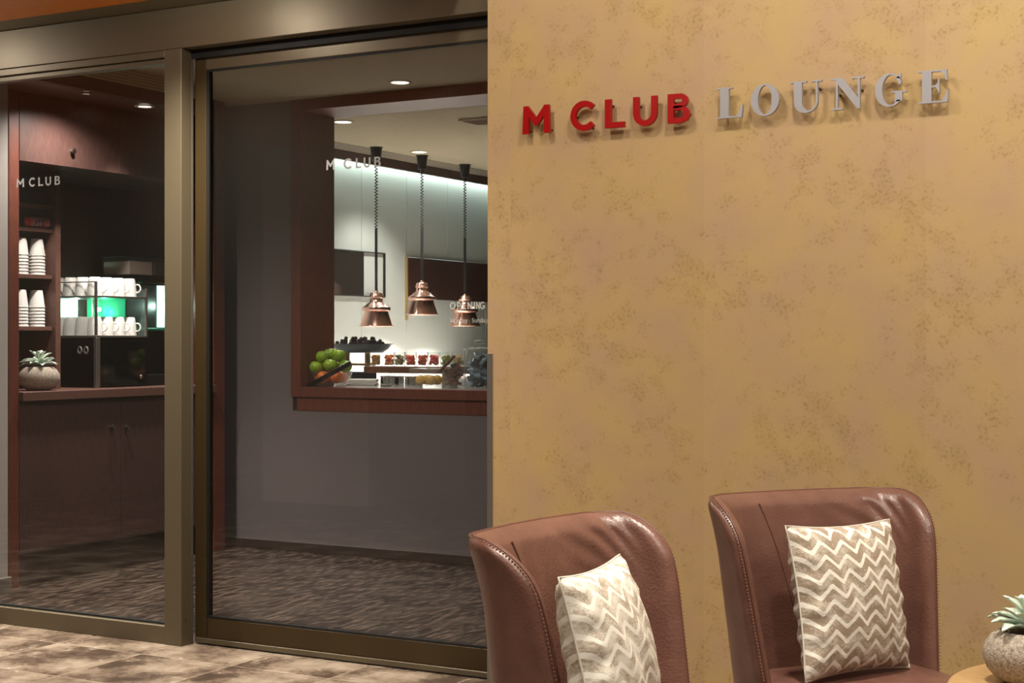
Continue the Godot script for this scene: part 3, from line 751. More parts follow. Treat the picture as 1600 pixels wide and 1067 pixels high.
func glazing() -> void:
	# header beam
	var hd := setting("trim_1"); var st := mb(); box2(st, Vector3(-8.6, 2.304, -0.09), Vector3(-2.60, 2.461, 0.04), 0.002); put(st, "header_beam", M.bronze, hd)
	st = mb(); box2(st, Vector3(-3.98, 2.270, -0.028), Vector3(-2.60, 2.303, -0.016)); put(st, "brush_strip", M.gasket, hd)
	# fixed glazed side panel
	var wn := setting("window_1")
	st = mb(); box2(st, Vector3(-4.068, 0.0, -0.028), Vector3(-3.983, 2.303, 0.04), 0.002); put(st, "post", M.bronze, wn)
	st = mb(); box2(st, Vector3(-8.6, 0.0, -0.02), Vector3(-4.069, 0.071, 0.036), 0.002); put(st, "bottom_rail", M.bronze, wn)
	st = mb(); box2(st, Vector3(-8.6, 2.276, -0.01), Vector3(-4.069, 2.303, 0.036), 0.002); box2(st, Vector3(-8.6, 2.255, -0.015), Vector3(-4.069, 2.275, 0.022), 0.002); put(st, "top_rail", M.bronze, wn)
	st = mb(); box2(st, Vector3(-8.6, 0.0715, -0.006), Vector3(-4.069, 0.078, 0.014)); put(st, "gasket", M.gasket, wn)
	st = mb(); box2(st, Vector3(-8.6, 0.075, 0.0), Vector3(-4.069, 2.256, 0.008)); put(st, "pane", M.pane, wn)
	st = mb(); tube(st, [at_x(290, 968, -3.983) + Vector3(-0.001, 0, 0), at_x(290, 968, -3.983) + Vector3(0.0015, 0, 0)], 0.003, 10); put(st, "screw", M.screw, wn)
	st = mb(); box2(st, Vector3(-3.983, 0.0, -0.026), Vector3(-3.979, 2.30, -0.020)); put(st, "brush_seal", M.brush, wn)
	glass_word(wn, "MCLUB", [[26, 38], [45.5, 55], [60, 67.5], [71, 80], [85.5, 94]], 1.8125, 0.036, 0.0085, M.vinyl)
	# sliding leaf
	var dr := setting("door_1"); var zf := -0.034; var zb := -0.078
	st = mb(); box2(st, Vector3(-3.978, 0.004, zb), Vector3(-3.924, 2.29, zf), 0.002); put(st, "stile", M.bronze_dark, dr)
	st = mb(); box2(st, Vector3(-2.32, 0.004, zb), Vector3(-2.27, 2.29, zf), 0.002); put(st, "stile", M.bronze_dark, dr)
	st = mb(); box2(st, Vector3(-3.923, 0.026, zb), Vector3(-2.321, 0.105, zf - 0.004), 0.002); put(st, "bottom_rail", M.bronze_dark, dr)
	st = mb(); box2(st, Vector3(-3.977, 0.006, zb + 0.003), Vector3(-2.27, 0.0255, zf + 0.004), 0.001); put(st, "bottom_skid", M.bronze, dr)
	st = mb(); box2(st, Vector3(-3.923, 2.225, zb), Vector3(-2.321, 2.29, zf), 0.002); put(st, "top_rail", M.bronze, dr)
	st = mb()
	box2(st, Vector3(-3.923, 0.1055, zf - 0.012), Vector3(-2.321, 0.113, zf - 0.004)); box2(st, Vector3(-3.923, 2.217, zf - 0.012), Vector3(-2.321, 2.2245, zf - 0.004)); box2(st, Vector3(-3.9235, 0.113, zf - 0.012), Vector3(-3.912, 2.217, zf - 0.004))
	put(st, "gasket", M.gasket, dr)
	st = mb(); box2(st, Vector3(-3.9, 0.1055, -0.062), Vector3(-2.321, 2.2245, -0.052)); put(st, "pane", M.pane, dr)
	glass_word(dr, "MCLUB", [[510, 523], [537, 550], [556, 564.5], [568.5, 579], [585, 595]], 1.8085, 0.037, -0.0515, M.vinyl)
	glass_word(dr, "OPENING", [[703, 712], [714.3, 720], [722.8, 728], [730.7, 738], [740.5, 742.2], [744.2, 749.6], [749.9, 757.5]], 1.288, 0.025, -0.0515, M.frost)
	var tm := TextMesh.new(); tm.text = "Monday - Sunday"; tm.font_size = 32; tm.depth = 0.0; tm.horizontal_alignment = HORIZONTAL_ALIGNMENT_LEFT; tm.vertical_alignment = VERTICAL_ALIGNMENT_BOTTOM
	var sf := SystemFont.new(); sf.font_names = PackedStringArray(["Droid Sans"]); tm.font = sf
	tm.pixel_size = 0.00062; tm.depth = 0.0008
	put_mesh(tm, "lettering", M.frost, dr, Vector3(at_z(703, 490, -0.0515).x, 1.236, -0.0512))

func portal_and_pantry() -> void:
	# wooden portal framing the buffet hatch
	var pt := setting("trim_4"); var zf := -2.325; var zb := -2.65
	var st := mb(); box2(st, Vector3(-5.254, 0.862, zb), Vector3(-5.187, 2.519, zf), 0.002); put(st, "jamb", M.mahogany, pt)
	st = mb(); box2(st, Vector3(-2.82, 0.862, zb), Vector3(-2.75, 2.519, zf), 0.002); put(st, "jamb", M.mahogany, pt)
	st = mb(); box2(st, Vector3(-5.186, 2.458, zb), Vector3(-2.821, 2.519, zf), 0.002); put(st, "head", M.mahogany, pt)
	st = mb(); box2(st, Vector3(-5.186, 0.862, -2.434), Vector3(-2.821, 0.917, zf), 0.002); put(st, "sill_front", M.mahogany, pt)
	st = mb(); box2(st, Vector3(-5.222, 0.784, zb), Vector3(-2.75, 0.861, zf - 0.012), 0.002); put(st, "sill_support", M.mahogany, pt)
	# pantry counter behind the hatch
	var ct := thing("buffet_counter", "pale polished buffet counter under the copper pendant lamps", "counter", Vector3(-4.5, 0, -3.5))
	st = mb(); box2(st, Vector3(-1.79, 0.880, -3.0), Vector3(1.67, 0.917, 1.065), 0.002); put(st, "top", M.counter_top, ct)
	st = mb(); box2(st, Vector3(-1.79, 0.0, -3.0), Vector3(1.75, 0.879, 0.8)); put(st, "body", M.wenge, ct)
	# side wall of tall glass panels
	var ws := setting("wall_pantry"); st = mb(); box2(st, Vector3(-6.6, 0, -7.6), Vector3(-6.31, 2.52, -2.43)); put(st, "backing", M.gasket, ws)
	var z := at_x(565, 500, -6.3).z + 3 * 0.592
	while z > -7.4:
		st = mb(); box2(st, Vector3(-6.31, 0.9, z - 0.590), Vector3(-6.30, 2.49, z - 0.0015), 0.001); put(st, "glass_panel", M.wall_glass, ws)
		z -= 0.592
	# bulkhead with light slot above the wall
	var bh := setting("trim_5"); st = mb(); box2(st, Vector3(-6.215, 2.43, -7.6), Vector3(-6.19, 2.51, -2.66), 0.002); put(st, "bulkhead_board", M.wenge, bh)
	var strip := thing("light_strip", "slim cove light strip hidden behind the brown bulkhead board", "light strip", Vector3(-6.255, 2.485, -4.9))
	st = mb(); box2(st, Vector3(-0.012, -0.004, -2.2), Vector3(0.012, 0.004, 2.2)); put(st, "diffuser", glow(Color(0.93, 1.0, 0.97), 1.5), strip)
	var al := AreaLight3D.new(); al.name = "light"; al.area_size = Vector2(0.024, 4.4); al.light_energy = 1.6; al.light_color = Color(0.93, 1.0, 0.97); al.area_range = 9.0; al.shadow_enabled = true
	strip.add_child(al); al.position = Vector3(0, -0.006, 0); al.rotation = Vector3(-PI / 2, 0, 0)
	# linear air grille along the ceiling
	var gr := thing("air_grille", "long slotted air grille in the pantry ceiling beside the bulkhead", "air vent", Vector3(-6.09, 2.5, -5.0))
	st = mb(); box2(st, Vector3(-0.095, -0.003, -2.3), Vector3(0.095, -0.0005, 2.3)); put(st, "backing", M.gasket, gr)
	for i in 5:
		st = mb(); box2(st, Vector3(-0.095 + i * 0.0438, -0.005, -2.3), Vector3(-0.078 + i * 0.0438, -0.003, 2.3)); put(st, "slat", M.plain_ceiling, gr)
	var vt := thing("ceiling_vent", "square metal ceiling vent above the right end of the buffet", "air vent", at_y(756, 187, 2.5))
	st = mb(); box2(st, Vector3(-0.10, -0.003, -0.10), Vector3(0.10, -0.0005, 0.10)); put(st, "backing", M.gasket, vt)
	for i in 4:
		var b := Basis(Vector3.UP, i * PI / 2.0)
		st = mb(); box(st, b * Vector3(0, -0.008, 0.105), Vector3(0.226, 0.014, 0.014), 0.002, b); put(st, "frame", M.plain_ceiling, vt)
	for i in 4:
		st = mb(); box(st, Vector3(0, -0.008, -0.06 + i * 0.04), Vector3(0.19, 0.010, 0.004), 0.0, Basis(Vector3.RIGHT, 0.5)); put(st, "louvre", M.steel, vt)
	# dark boards on the glass wall
	var a := at_x(508, 388, -6.29); var b2 := at_x(568, 462, -6.29); var c := at_x(600, 397, -6.29)
	var d1 := thing("wall_board", "dark grey glass board in a thin black frame on the pantry wall", "board", Vector3(-6.298, 1.498, (a.z + c.z) / 2.0))
	var dz := (a.z - c.z) / 2.0; var yh := 0.311
	st = mb(); box2(st, Vector3(0, 0, dz), Vector3(0.012, yh, dz - (a.z - b2.z)), 0.001); put(st, "panel", M.dark_screen, d1)
	for e in [[Vector3(0, yh, -dz), Vector3(0.018, yh + 0.008, dz)], [Vector3(0, -0.008, -dz), Vector3(0.018, 0, dz)], [Vector3(0, -0.008, -dz - 0.008), Vector3(0.018, yh + 0.008, -dz)]]:
		st = mb(); box2(st, e[0], e[1], 0.001); put(st, "frame", M.black, d1)
	var p0 := at_x(636.5, 402, -6.28); var p1 := at_x(790, 412, -6.28)
	var d2 := thing("wall_board", "long dark brown board with a brass edge on the pantry wall", "board", Vector3(-6.30, 1.49, (p0.z + p1.z) / 2.0))
	var hz := (p0.z - p1.z) / 2.0
	st = mb(); box2(st, Vector3(0.0, 0.0, -hz), Vector3(0.020, 0.312, hz - 0.013), 0.002); put(st, "panel", M.wenge_dark, d2)
	st = mb(); box2(st, Vector3(0.0, -0.16, hz - 0.0125), Vector3(0.021, 0.316, hz), 0.001); put(st, "brass_edge", M.brass, d2)
	# pendant heat lamps
	var xs := [[588.0, 230.0, 510.0], [659.5, 243.0, 492.0], [726.5, 257.0, 510.0]]
	var labs := ["copper pendant heat lamp hanging over the tray of dark grapes", "copper pendant heat lamp hanging higher than the two beside it", "copper pendant heat lamp hanging over the tall jar and opening lettering"]
	for i in 3:
		var top := at_y(xs[i][0], xs[i][1], 2.5)
		var depth := (top - CAM).dot(Vector3(-sin(TH), 0, -cos(TH)))
		var yb: float = 1.18 + (HORIZON - xs[i][2]) / F * depth
		var t := thing("heat_lamp", labs[i], "pendant lamp", Vector3(top.x, yb, top.z), 0.0, "copper heat lamps over the buffet")
		var H := 2.5 - yb
		st = mb(); lathe(st, [Vector2(0.0, H - 0.128), Vector2(0.012, H - 0.128), Vector2(0.014, H - 0.10), Vector2(0.029, H - 0.098), Vector2(0.040, H - 0.006), Vector2(0.046, H - 0.005), Vector2(0.046, H)], 24); put(st, "canopy", M.black, t)
		# coiled flex: stretched above, tight below
		var hp := []; var yy := H - 0.13; var ang := 0.0
		var ymid: float = lerpf(H - 0.13, 0.245, 0.5)
		while yy > 0.245:
			hp.append(Vector3(cos(ang) * 0.0088, yy, sin(ang) * 0.0088))
			ang += TAUF / 8.0; yy -= (0.0215 if yy > ymid else 0.0105) / 8.0
		st = mb(); tube(st, hp, 0.0036, 5); put(st, "coiled_cord", M.rubber, t)
		st = mb()
		lathe(st, [Vector2(0.114, 0.002), Vector2(0.121, 0.0), Vector2(0.122, 0.003), Vector2(0.114, 0.006), Vector2(0.082, 0.098), Vector2(0.083, 0.104), Vector2(0.094, 0.108), Vector2(0.099, 0.118), Vector2(0.097, 0.130), Vector2(0.086, 0.138), Vector2(0.080, 0.140), Vector2(0.066, 0.154), Vector2(0.050, 0.163), Vector2(0.044, 0.170), Vector2(0.041, 0.190), Vector2(0.047, 0.196), Vector2(0.048, 0.205), Vector2(0.043, 0.212), Vector2(0.043, 0.222), Vector2(0.036, 0.230), Vector2(0.016, 0.232), Vector2(0.012, 0.245), Vector2(0.0, 0.246)], 40)
		put(st, "shade", M.copper, t)
		st = mb(); lathe(st, [Vector2(0.0, 0.135), Vector2(0.055, 0.12), Vector2(0.079, 0.098), Vector2(0.112, 0.004)], 32); put(st, "shade_lining", M.shade_inside, t)
		st = mb(); lathe(st, [Vector2(0.0, 0.022), Vector2(0.030, 0.028), Vector2(0.044, 0.045), Vector2(0.040, 0.07), Vector2(0.022, 0.10), Vector2(0.02, 0.12)], 20); put(st, "bulb", M.bulb, t)
		var l := SpotLight3D.new(); l.name = "light"; l.light_energy = 3.4; l.light_color = Color(1.0, 0.965, 0.94); l.spot_angle = 68.0; l.spot_angle_attenuation = 0.5; l.spot_range = 9.0; l.spot_attenuation = 2.0; l.light_size = 0.03; l.shadow_enabled = true
		t.add_child(l); l.position = Vector3(0, 0.014, 0); l.rotation.x = -PI / 2

func coffee_station() -> void:
	var xf := -5.62
	# plinth and base cabinet
	var bc := thing("base_cabinet", "dark wood base cabinet with knobbed doors below the coffee counter", "cabinet", Vector3(-5.93, 0, -1.39))
	var zn := 0.703; var zq := -0.713
	var st := mb(); box2(st, Vector3(-0.30, 0.0, zq), Vector3(0.27, 0.150, zn), 0.001); put(st, "plinth", M.skirt, bc)
	st = mb(); box2(st, Vector3(-0.30, 0.151, zq), Vector3(0.285, 0.159, zn)); put(st, "plinth_rail", M.guard, bc)
	st = mb(); box2(st, Vector3(-0.30, 0.160, zq), Vector3(0.288, 0.885, zn)); put(st, "body", M.wenge, bc)
	var zs := [zn, at_x(190, 700, xf).z + 1.39, zq]
	for i in 2:
		var dm := mb(); box2(dm, Vector3(0.289, 0.163, zs[i + 1] + 0.0015), Vector3(0.309, 0.882, zs[i] - 0.0015), 0.001)
		var d := put(dm, "door", M.wenge, bc)
		var k := at_x([178.0, 200.0][i], 667.0, -5.6) - bc.position
		var km := mb(); lathe(km, [Vector2(0.0, 0.0), Vector2(0.006, 0.0), Vector2(0.006, 0.012), Vector2(0.012, 0.018), Vector2(0.012, 0.024), Vector2(0.0, 0.027)], 14, Vector3(0.309, k.y, k.z), Basis(Vector3.BACK, -PI / 2)); put(km, "knob", M.screw, d)
	# worktop
	var wt := thing("worktop", "brown wood worktop carrying the coffee machine", "worktop", Vector3(-5.92, 0.886, -1.39))
	st = mb(); box2(st, Vector3(-0.33, 0.0, -0.71), Vector3(0.325, 0.044, 0.703), 0.002); put(st, "board", M.edge_wood, wt)
	# tall side panels
	for e in [["wood end panel of the coffee niche beside the grey wall", -0.685, -0.621], ["red brown wood end panel of the coffee niche beside the back wall", -2.20, -2.105]]:
		var ep := thing("end_panel", e[0], "panel", Vector3(-5.92, 0, (e[1] + e[2]) / 2.0)); var hh: float = (e[2] - e[1]) / 2.0
		st = mb(); box2(st, Vector3(-0.33, 0.0, -hh), Vector3(0.30, 2.37 if e[1] > -1.0 else 2.518, hh), 0.002); put(st, "board", M.mahogany, ep)
	# upper cupboards
	var uc := thing("wall_cupboard", "dark wood upper cupboard with a small round knob above the coffee niche", "cupboard", Vector3(-5.93, 2.042, -1.39))
	st = mb(); box2(st, Vector3(-0.32, 0.0, zq), Vector3(0.288, 0.326, zn)); put(st, "body", M.wenge, uc)
	var zj := at_x(187, 210, xf).z + 1.39
	zs = [zn, zj, zq]
	for i in 2:
		var dm := mb(); box2(dm, Vector3(0.289, -0.004, zs[i + 1] + 0.0015), Vector3(0.309, 0.326, zs[i] - 0.0015), 0.001)
		var d := put(dm, "door", M.wenge, uc)
		if i == 0:
			var k := at_x(111, 236, xf) - uc.position
			var km := mb(); lathe(km, [Vector2(0.0, 0.0), Vector2(0.006, 0.0), Vector2(0.006, 0.012), Vector2(0.013, 0.018), Vector2(0.013, 0.024), Vector2(0.0, 0.027)], 14, Vector3(0.309, k.y, k.z), Basis(Vector3.BACK, -PI / 2)); put(km, "knob", M.screw, d)
	# soffit over the unit
	var sf := setting("trim_6")
	st = mb(); box2(st, Vector3(-6.26, 2.37, -1.72), Vector3(-5.345, 2.43, -0.10)); box2(st, Vector3(-5.335, 2.37, -1.72), Vector3(-5.318, 2.432, -0.10)); put(st, "soffit_board", M.wenge, sf)
	st = mb(); box2(st, Vector3(-6.26, 2.433, -1.72), Vector3(-5.322, 2.519, -0.10)); put(st, "bulkhead", M.ceiling, sf)
	st = mb(); box2(st, Vector3(-6.26, 2.37, -2.09), Vector3(-5.63, 2.519, -1.721)); put(st, "filler_panel", M.wenge, sf)
	# shelf tower
	var xt := -5.85
	var zd := at_x(95, 427, xt).z
	var tw := thing("shelf_tower", "narrow dark wood shelf tower holding stacks of paper cups", "shelf", Vector3(-6.05, 0.931, (-0.70 + zd) / 2.0))
	var tz := (-0.70 - zd) / 2.0
	st = mb(); box2(st, Vector3(-0.20, 0.0, -tz), Vector3(0.20, 1.108, -tz + 0.036), 0.001); put(st, "side_panel", M.edge_wood, tw)
	st = mb(); box2(st, Vector3(-0.20, 0.0, tz - 0.01), Vector3(0.20, 1.108, tz), 0.001); put(st, "side_panel", M.edge_wood, tw)
	var shelf_y := []
	for py in [317.0, 354.0, 428.0, 510.0]:
		var y := at_x(44, py, xt).y; shelf_y.append(y)
		st = mb(); box2(st, Vector3(-0.20, y - 0.931 - 0.020, -tz + 0.037), Vector3(0.18, y - 0.931, tz - 0.011), 0.001); put(st, "shelf", M.edge_wood, tw)
	# stacks of paper cups, upside down
	var cup0: Node3D = null
	for s in [[31.5, 2, 1], [57.5, 2, 1], [31.0, 3, 2], [57.0, 3, 2]]:
		var base := at_x(s[0], 420, -5.93)
		for k in 7:
			var p := Vector3(-5.93, shelf_y[s[1]] + k * 0.0162, base.z)
			var lab_c := "%s upside-down paper cup in the stack beside the %s on the %s cup shelf" % [["bottom", "second", "third", "fourth", "fifth", "sixth", "top"][k], "end panel" if s[0] < 40.0 else "divider", "upper" if s[1] == 2 else "lower"]
			if cup0 == null:
				cup0 = thing("paper_cup", lab_c, "paper cup", p, 0.0, "stacked paper cups on the shelves")
				st = mb(); lathe(st, [Vector2(0.0415, 0.0), Vector2(0.0430, 0.0012), Vector2(0.0430, 0.0034), Vector2(0.0412, 0.0045), Vector2(0.0300, 0.086), Vector2(0.0292, 0.088), Vector2(0.0280, 0.0875), Vector2(0.0275, 0.083), Vector2(0.0, 0.083)], 24); put(st, "cup_body", M.paper, cup0)
			else: copy(cup0, p, 0.0, lab_c)
	# biscuit packet
	var pk0 := at_x(38, 350, -5.888); var pk1 := at_x(89, 350, -5.888)
	var pk := thing("biscuit_packet", "purple and red biscuit packet lying on the shelf above the paper cups", "packet", Vector3(-5.888, shelf_y[1], (pk0.z + pk1.z) / 2.0))
	var L := (pk0.z - pk1.z) / 2.0
	st = mb(); st.set_smooth_group(1)
	var rows := []
	for i in 13:
		var f := i / 12.0; var q: float = min(1.0, min(f, 1.0 - f) * 9.0); var row := []
		for j in 15:
			var an := TAUF * j / 14.0; var ry: float = 0.028 * lerp(0.8 if f < 0.5 else 1.0, 1.0, q); var rx: float = lerp(0.004, 0.028, sqrt(q)); 
			row.append([Vector3(cos(an) * rx, 0.0285 + sin(an) * ry * 0.99, lerp(L, -L, f)), Vector2(f, 0.5 - sin(an) * 0.5)])
		rows.append(row)
	for i in 12:
		for j in 14:
			var m: Vector3 = Vector3(0, 0.0285, rows[i][0][0].z)
			for k in [[0, 0, 0, 1, 1, 1], [0, 0, 1, 1, 1, 0]]:
				var vs := [rows[i + k[0]][j + k[1]], rows[i + k[2]][j + k[3]], rows[i + k[4]][j + k[5]]]
				if (vs[0][0] - vs[2][0]).cross(vs[0][0] - vs[1][0]).dot(vs[0][0] - m) < 0.0: vs = [vs[0], vs[2], vs[1]]
				for v in vs: st.set_uv(v[1]); st.add_vertex(v[0])
	put(st, "wrapper", M.packet, pk)
	succulent("pale green succulent in a round stone pot on the coffee worktop", Vector3(-5.735, 0.9305, at_x(61, 580, -5.735).z), 3, 1.02)
	# milk cooler with the cup rack on top
	var cx := -5.76; var cz := at_x(150, 604, cx).z; var cz2 := at_x(231, 604, cx).z
	var W := cz - cz2; var D := 0.40
	var mc := thing("milk_cooler", "glossy black milk cooler with a lock under the cup rack", "cooler", Vector3(cx - D / 2.0, 0.931, (cz + cz2) / 2.0))
	st = mb(); box2(st, Vector3(-D / 2, 0.004, -W / 2), Vector3(D / 2 - 0.020, 0.258, W / 2 - 0.002), 0.003); put(st, "body", M.black_gloss, mc)
	st = mb(); box2(st, Vector3(D / 2 - 0.018, 0.008, -W / 2 + 0.004), Vector3(D / 2, 0.246, W / 2 - 0.032), 0.003)
	var dr := put(st, "door", M.black_gloss, mc)
	st = mb(); lathe(st, [Vector2(0.0, 0.0), Vector2(0.012, 0.0), Vector2(0.012, 0.006), Vector2(0.008, 0.010), Vector2(0.0, 0.010)], 16, Vector3(D / 2, 0.052, -W / 2 + 0.055), Basis(Vector3.BACK, -PI / 2)); put(st, "lock", M.screw, dr)
	st = mb(); box2(st, Vector3(D / 2 - 0.018, 0.0, W / 2 - 0.030), Vector3(D / 2 + 0.002, 0.262, W / 2), 0.002); put(st, "corner_post", M.steel, mc)
	for k in 2:
		st = mb(); var o := Vector3(D / 2 - 0.07 - 0.045 * (k), 0.195, W / 2 - 0.002)
		var ring := []
		for i in 16: ring.append(o + Vector3(cos(i * TAUF / 16) * 0.013, sin(i * TAUF / 16) * 0.017, 0.001))
		tube(st, ring, 0.005, 6, true); put(st, "round_badge", M.guard, mc)
	var ry0 := 0.931 + 0.262
	var rk := thing("cup_rack", "steel framed glass cup rack standing on the milk cooler", "rack", Vector3(cx - D / 2.0, ry0, (cz + cz2) / 2.0))
	st = mb(); box2(st, Vector3(-D / 2, 0.0, -W / 2), Vector3(D / 2, 0.010, W / 2), 0.002); put(st, "shelf", M.steel, rk)
	st = mb(); box2(st, Vector3(-D / 2, 0.208, -W / 2 + 0.012), Vector3(D / 2, 0.218, W / 2 - 0.012), 0.002); put(st, "shelf", M.steel, rk)
	for e in [[1, 1, 0.292], [1, -1, 0.265], [-1, 1, 0.292], [-1, -1, 0.265]]:
		st = mb(); var p := Vector3(e[0] * (D / 2 - 0.006), 0, e[1] * (W / 2 - 0.006)); box2(st, p + Vector3(-0.006, 0.010, -0.006), p + Vector3(0.006, e[2], 0.006), 0.001); put(st, "post", M.steel, rk)
	st = mb(); box2(st, Vector3(-D / 2, 0.286, W / 2 - 0.010), Vector3(D / 2 - 0.013, 0.292, W / 2 - 0.003)); put(st, "top_rail", M.steel, rk)
	st = mb(); box2(st, Vector3(-D / 2 + 0.013, 0.012, W / 2 - 0.008), Vector3(D / 2 - 0.013, 0.284, W / 2 - 0.003)); put(st, "side_pane", M.clear, rk)
	st = mb(); box2(st, Vector3(-D / 2 + 0.013, 0.012, -W / 2 + 0.003), Vector3(D / 2 - 0.013, 0.26, -W / 2 + 0.008)); put(st, "side_pane", M.clear, rk)
	# mugs, upside down
	var mug0: Node3D = null
	for lv in 2:
		var spots := []
		for i in 4: spots.append(Vector2(cx - 0.058, cz - 0.052 - i * 0.0845))
		for i in 3: spots.append(Vector2(cx - 0.058 - (i + 1) * 0.0865, cz - 0.052))
		for si in 7:
			var s: Vector2 = spots[si]
			var lab := "%s white mug from the corner post along the %s of the %s rack shelf" % [["first", "second", "third", "fourth"][si if si < 4 else si - 3], "front" if si < 4 else "glass side", ["lower", "top"][lv]]
			var p := Vector3(s.x, ry0 + 0.0105 + 0.208 * lv, s.y)
			if mug0 == null:
				mug0 = thing("mug", lab, "mug", p, 0.0, "upside-down white mugs on the cup rack")
				st = mb(); lathe(st, [Vector2(0.0375, 0.02), Vector2(0.0385, 0.0), Vector2(0.0405, 0.0), Vector2(0.0400, 0.03), Vector2(0.0375, 0.06), Vector2(0.0330, 0.086), Vector2(0.0300, 0.095), Vector2(0.0270, 0.098), Vector2(0.0, 0.097)], 28); put(st, "mug_body", M.white, mug0)
				var hp := []
				for i in 13:
					var an := lerpf(-1.9, 1.9, i / 12.0); hp.append(Vector3(0.0, 0.044 + sin(an) * 0.0215, -0.0410 - cos(an) * 0.019 - 0.004))
				st = mb(); tube(st, hp, 0.0042, 8); put(st, "handle", M.white, mug0)
				mug0.rotation.y = -1.15
			else: copy(mug0, p, -1.15 if si < 4 else 0.0, lab)
	# coffee machine
	var cm := thing("coffee_machine", "black coffee machine with green lit side and bean hoppers", "coffee machine", Vector3(-6.05, 0.931, -1.92))
	st = mb(); box2(st, Vector3(-0.19, 0.0, -0.155), Vector3(0.10, 0.56, 0.155), 0.006); put(st, "body", M.black, cm)
	st = mb(); box2(st, Vector3(-0.19, 0.561, -0.165), Vector3(0.19, 0.605, 0.165), 0.006); put(st, "head", M.black_gloss, cm)
	st = mb(); box2(st, Vector3(0.101, 0.0, -0.15), Vector3(0.23, 0.060, 0.15), 0.006); put(st, "drip_tray", M.black, cm)
	st = mb(); box2(st, Vector3(0.101, 0.30, -0.15), Vector3(0.21, 0.315, 0.15), 0.003); put(st, "cup_platform", mat(Color(0.10, 0.55, 0.42), 0.3), cm)  # green light from the lit panel painted into the platform colour
	st = mb(); box2(st, Vector3(-0.185, 0.29, 0.1555), Vector3(0.095, 0.49, 0.163), 0.001); put(st, "green_panel", M.green_glow, cm)
	st = mb(); box2(st, Vector3(0.1005, 0.32, -0.15), Vector3(0.110, 0.555, -0.086), 0.001); put(st, "front_light_panel", M.white_glow, cm)
	var ol := OmniLight3D.new(); ol.name = "light"; ol.light_color = Color(0.35, 1.0, 0.75); ol.light_energy = 0.02; ol.light_size = 0.012; ol.omni_range = 4.0; ol.omni_attenuation = 2.0; ol.shadow_enabled = true; cm.add_child(ol); ol.position = Vector3(-0.03, 0.40, 0.19)
	var ol2 := OmniLight3D.new(); ol2.name = "light"; ol2.light_color = Color(0.8, 1.0, 0.92); ol2.light_energy = 0.04; ol2.light_size = 0.012; ol2.omni_range = 4.0; ol2.omni_attenuation = 2.0; ol2.shadow_enabled = true; cm.add_child(ol2, true); ol2.position = Vector3(0.16, 0.44, -0.118)
	var za := at_x(94, 480, -6.25).z; var zb := at_x(121, 480, -6.25).z
	var lp := thing("glow_panel", "small white glow panel behind the mugs standing in for the machine light", "lamp", Vector3(-6.258, 1.28, (za + zb) / 2.0))  # separate panel standing in for the white glow of the coffee machine
	st = mb(); box2(st, Vector3(0.0, 0.0, -0.5 * (za - zb)), Vector3(0.012, 0.14, 0.5 * (za - zb)), 0.001); put(st, "diffuser", M.white_glow, lp)
	var ol3 := OmniLight3D.new(); ol3.name = "light"; ol3.light_color = Color(0.8, 1.0, 0.92); ol3.light_energy = 0.03; ol3.light_size = 0.012; ol3.omni_range = 4.0; ol3.omni_attenuation = 2.0; ol3.shadow_enabled = true; lp.add_child(ol3); ol3.position = Vector3(0.06, 0.07, 0)
	for k in 2:
		var hz: float = [0.035, -0.117][k]; var hw: float = [0.098, 0.048][k]
		st = mb(); box2(st, Vector3(-0.10, 0.606, hz - hw), Vector3(0.10, 0.706, hz + hw), 0.006); var hb := put(st, "hopper", M.clear, cm)
		st = mb(); box2(st, Vector3(-0.095, 0.608, hz - hw + 0.005), Vector3(0.095, 0.685, hz + hw - 0.005), 0.004); put(st, "milk_powder" if k == 0 else "coffee_beans", mat(Color(0.68, 0.60, 0.54), 0.9) if k == 0 else mat(Color(0.22, 0.12, 0.07), 0.5), hb)
		st = mb(); box2(st, Vector3(-0.103, 0.7065, hz - hw - 0.002), Vector3(0.103, 0.716, hz + hw + 0.002), 0.003); put(st, "hopper_lid", M.black, hb)

func glass_shell(prof: Array, n := 28) -> ArrayMesh:
	var st := mb(); lathe(st, prof, n); return done(st)
func sphere_mesh(r: float, n := 16, flat := 1.0) -> ArrayMesh:
	var pr := []
	for i in n / 2 + 1:
		var a := -PI / 2 + PI * i / (n / 2); pr.append(Vector2(max(0.0, cos(a) * r), r * flat + sin(a) * r * flat))
	var st := mb(); lathe(st, pr, n); return done(st)

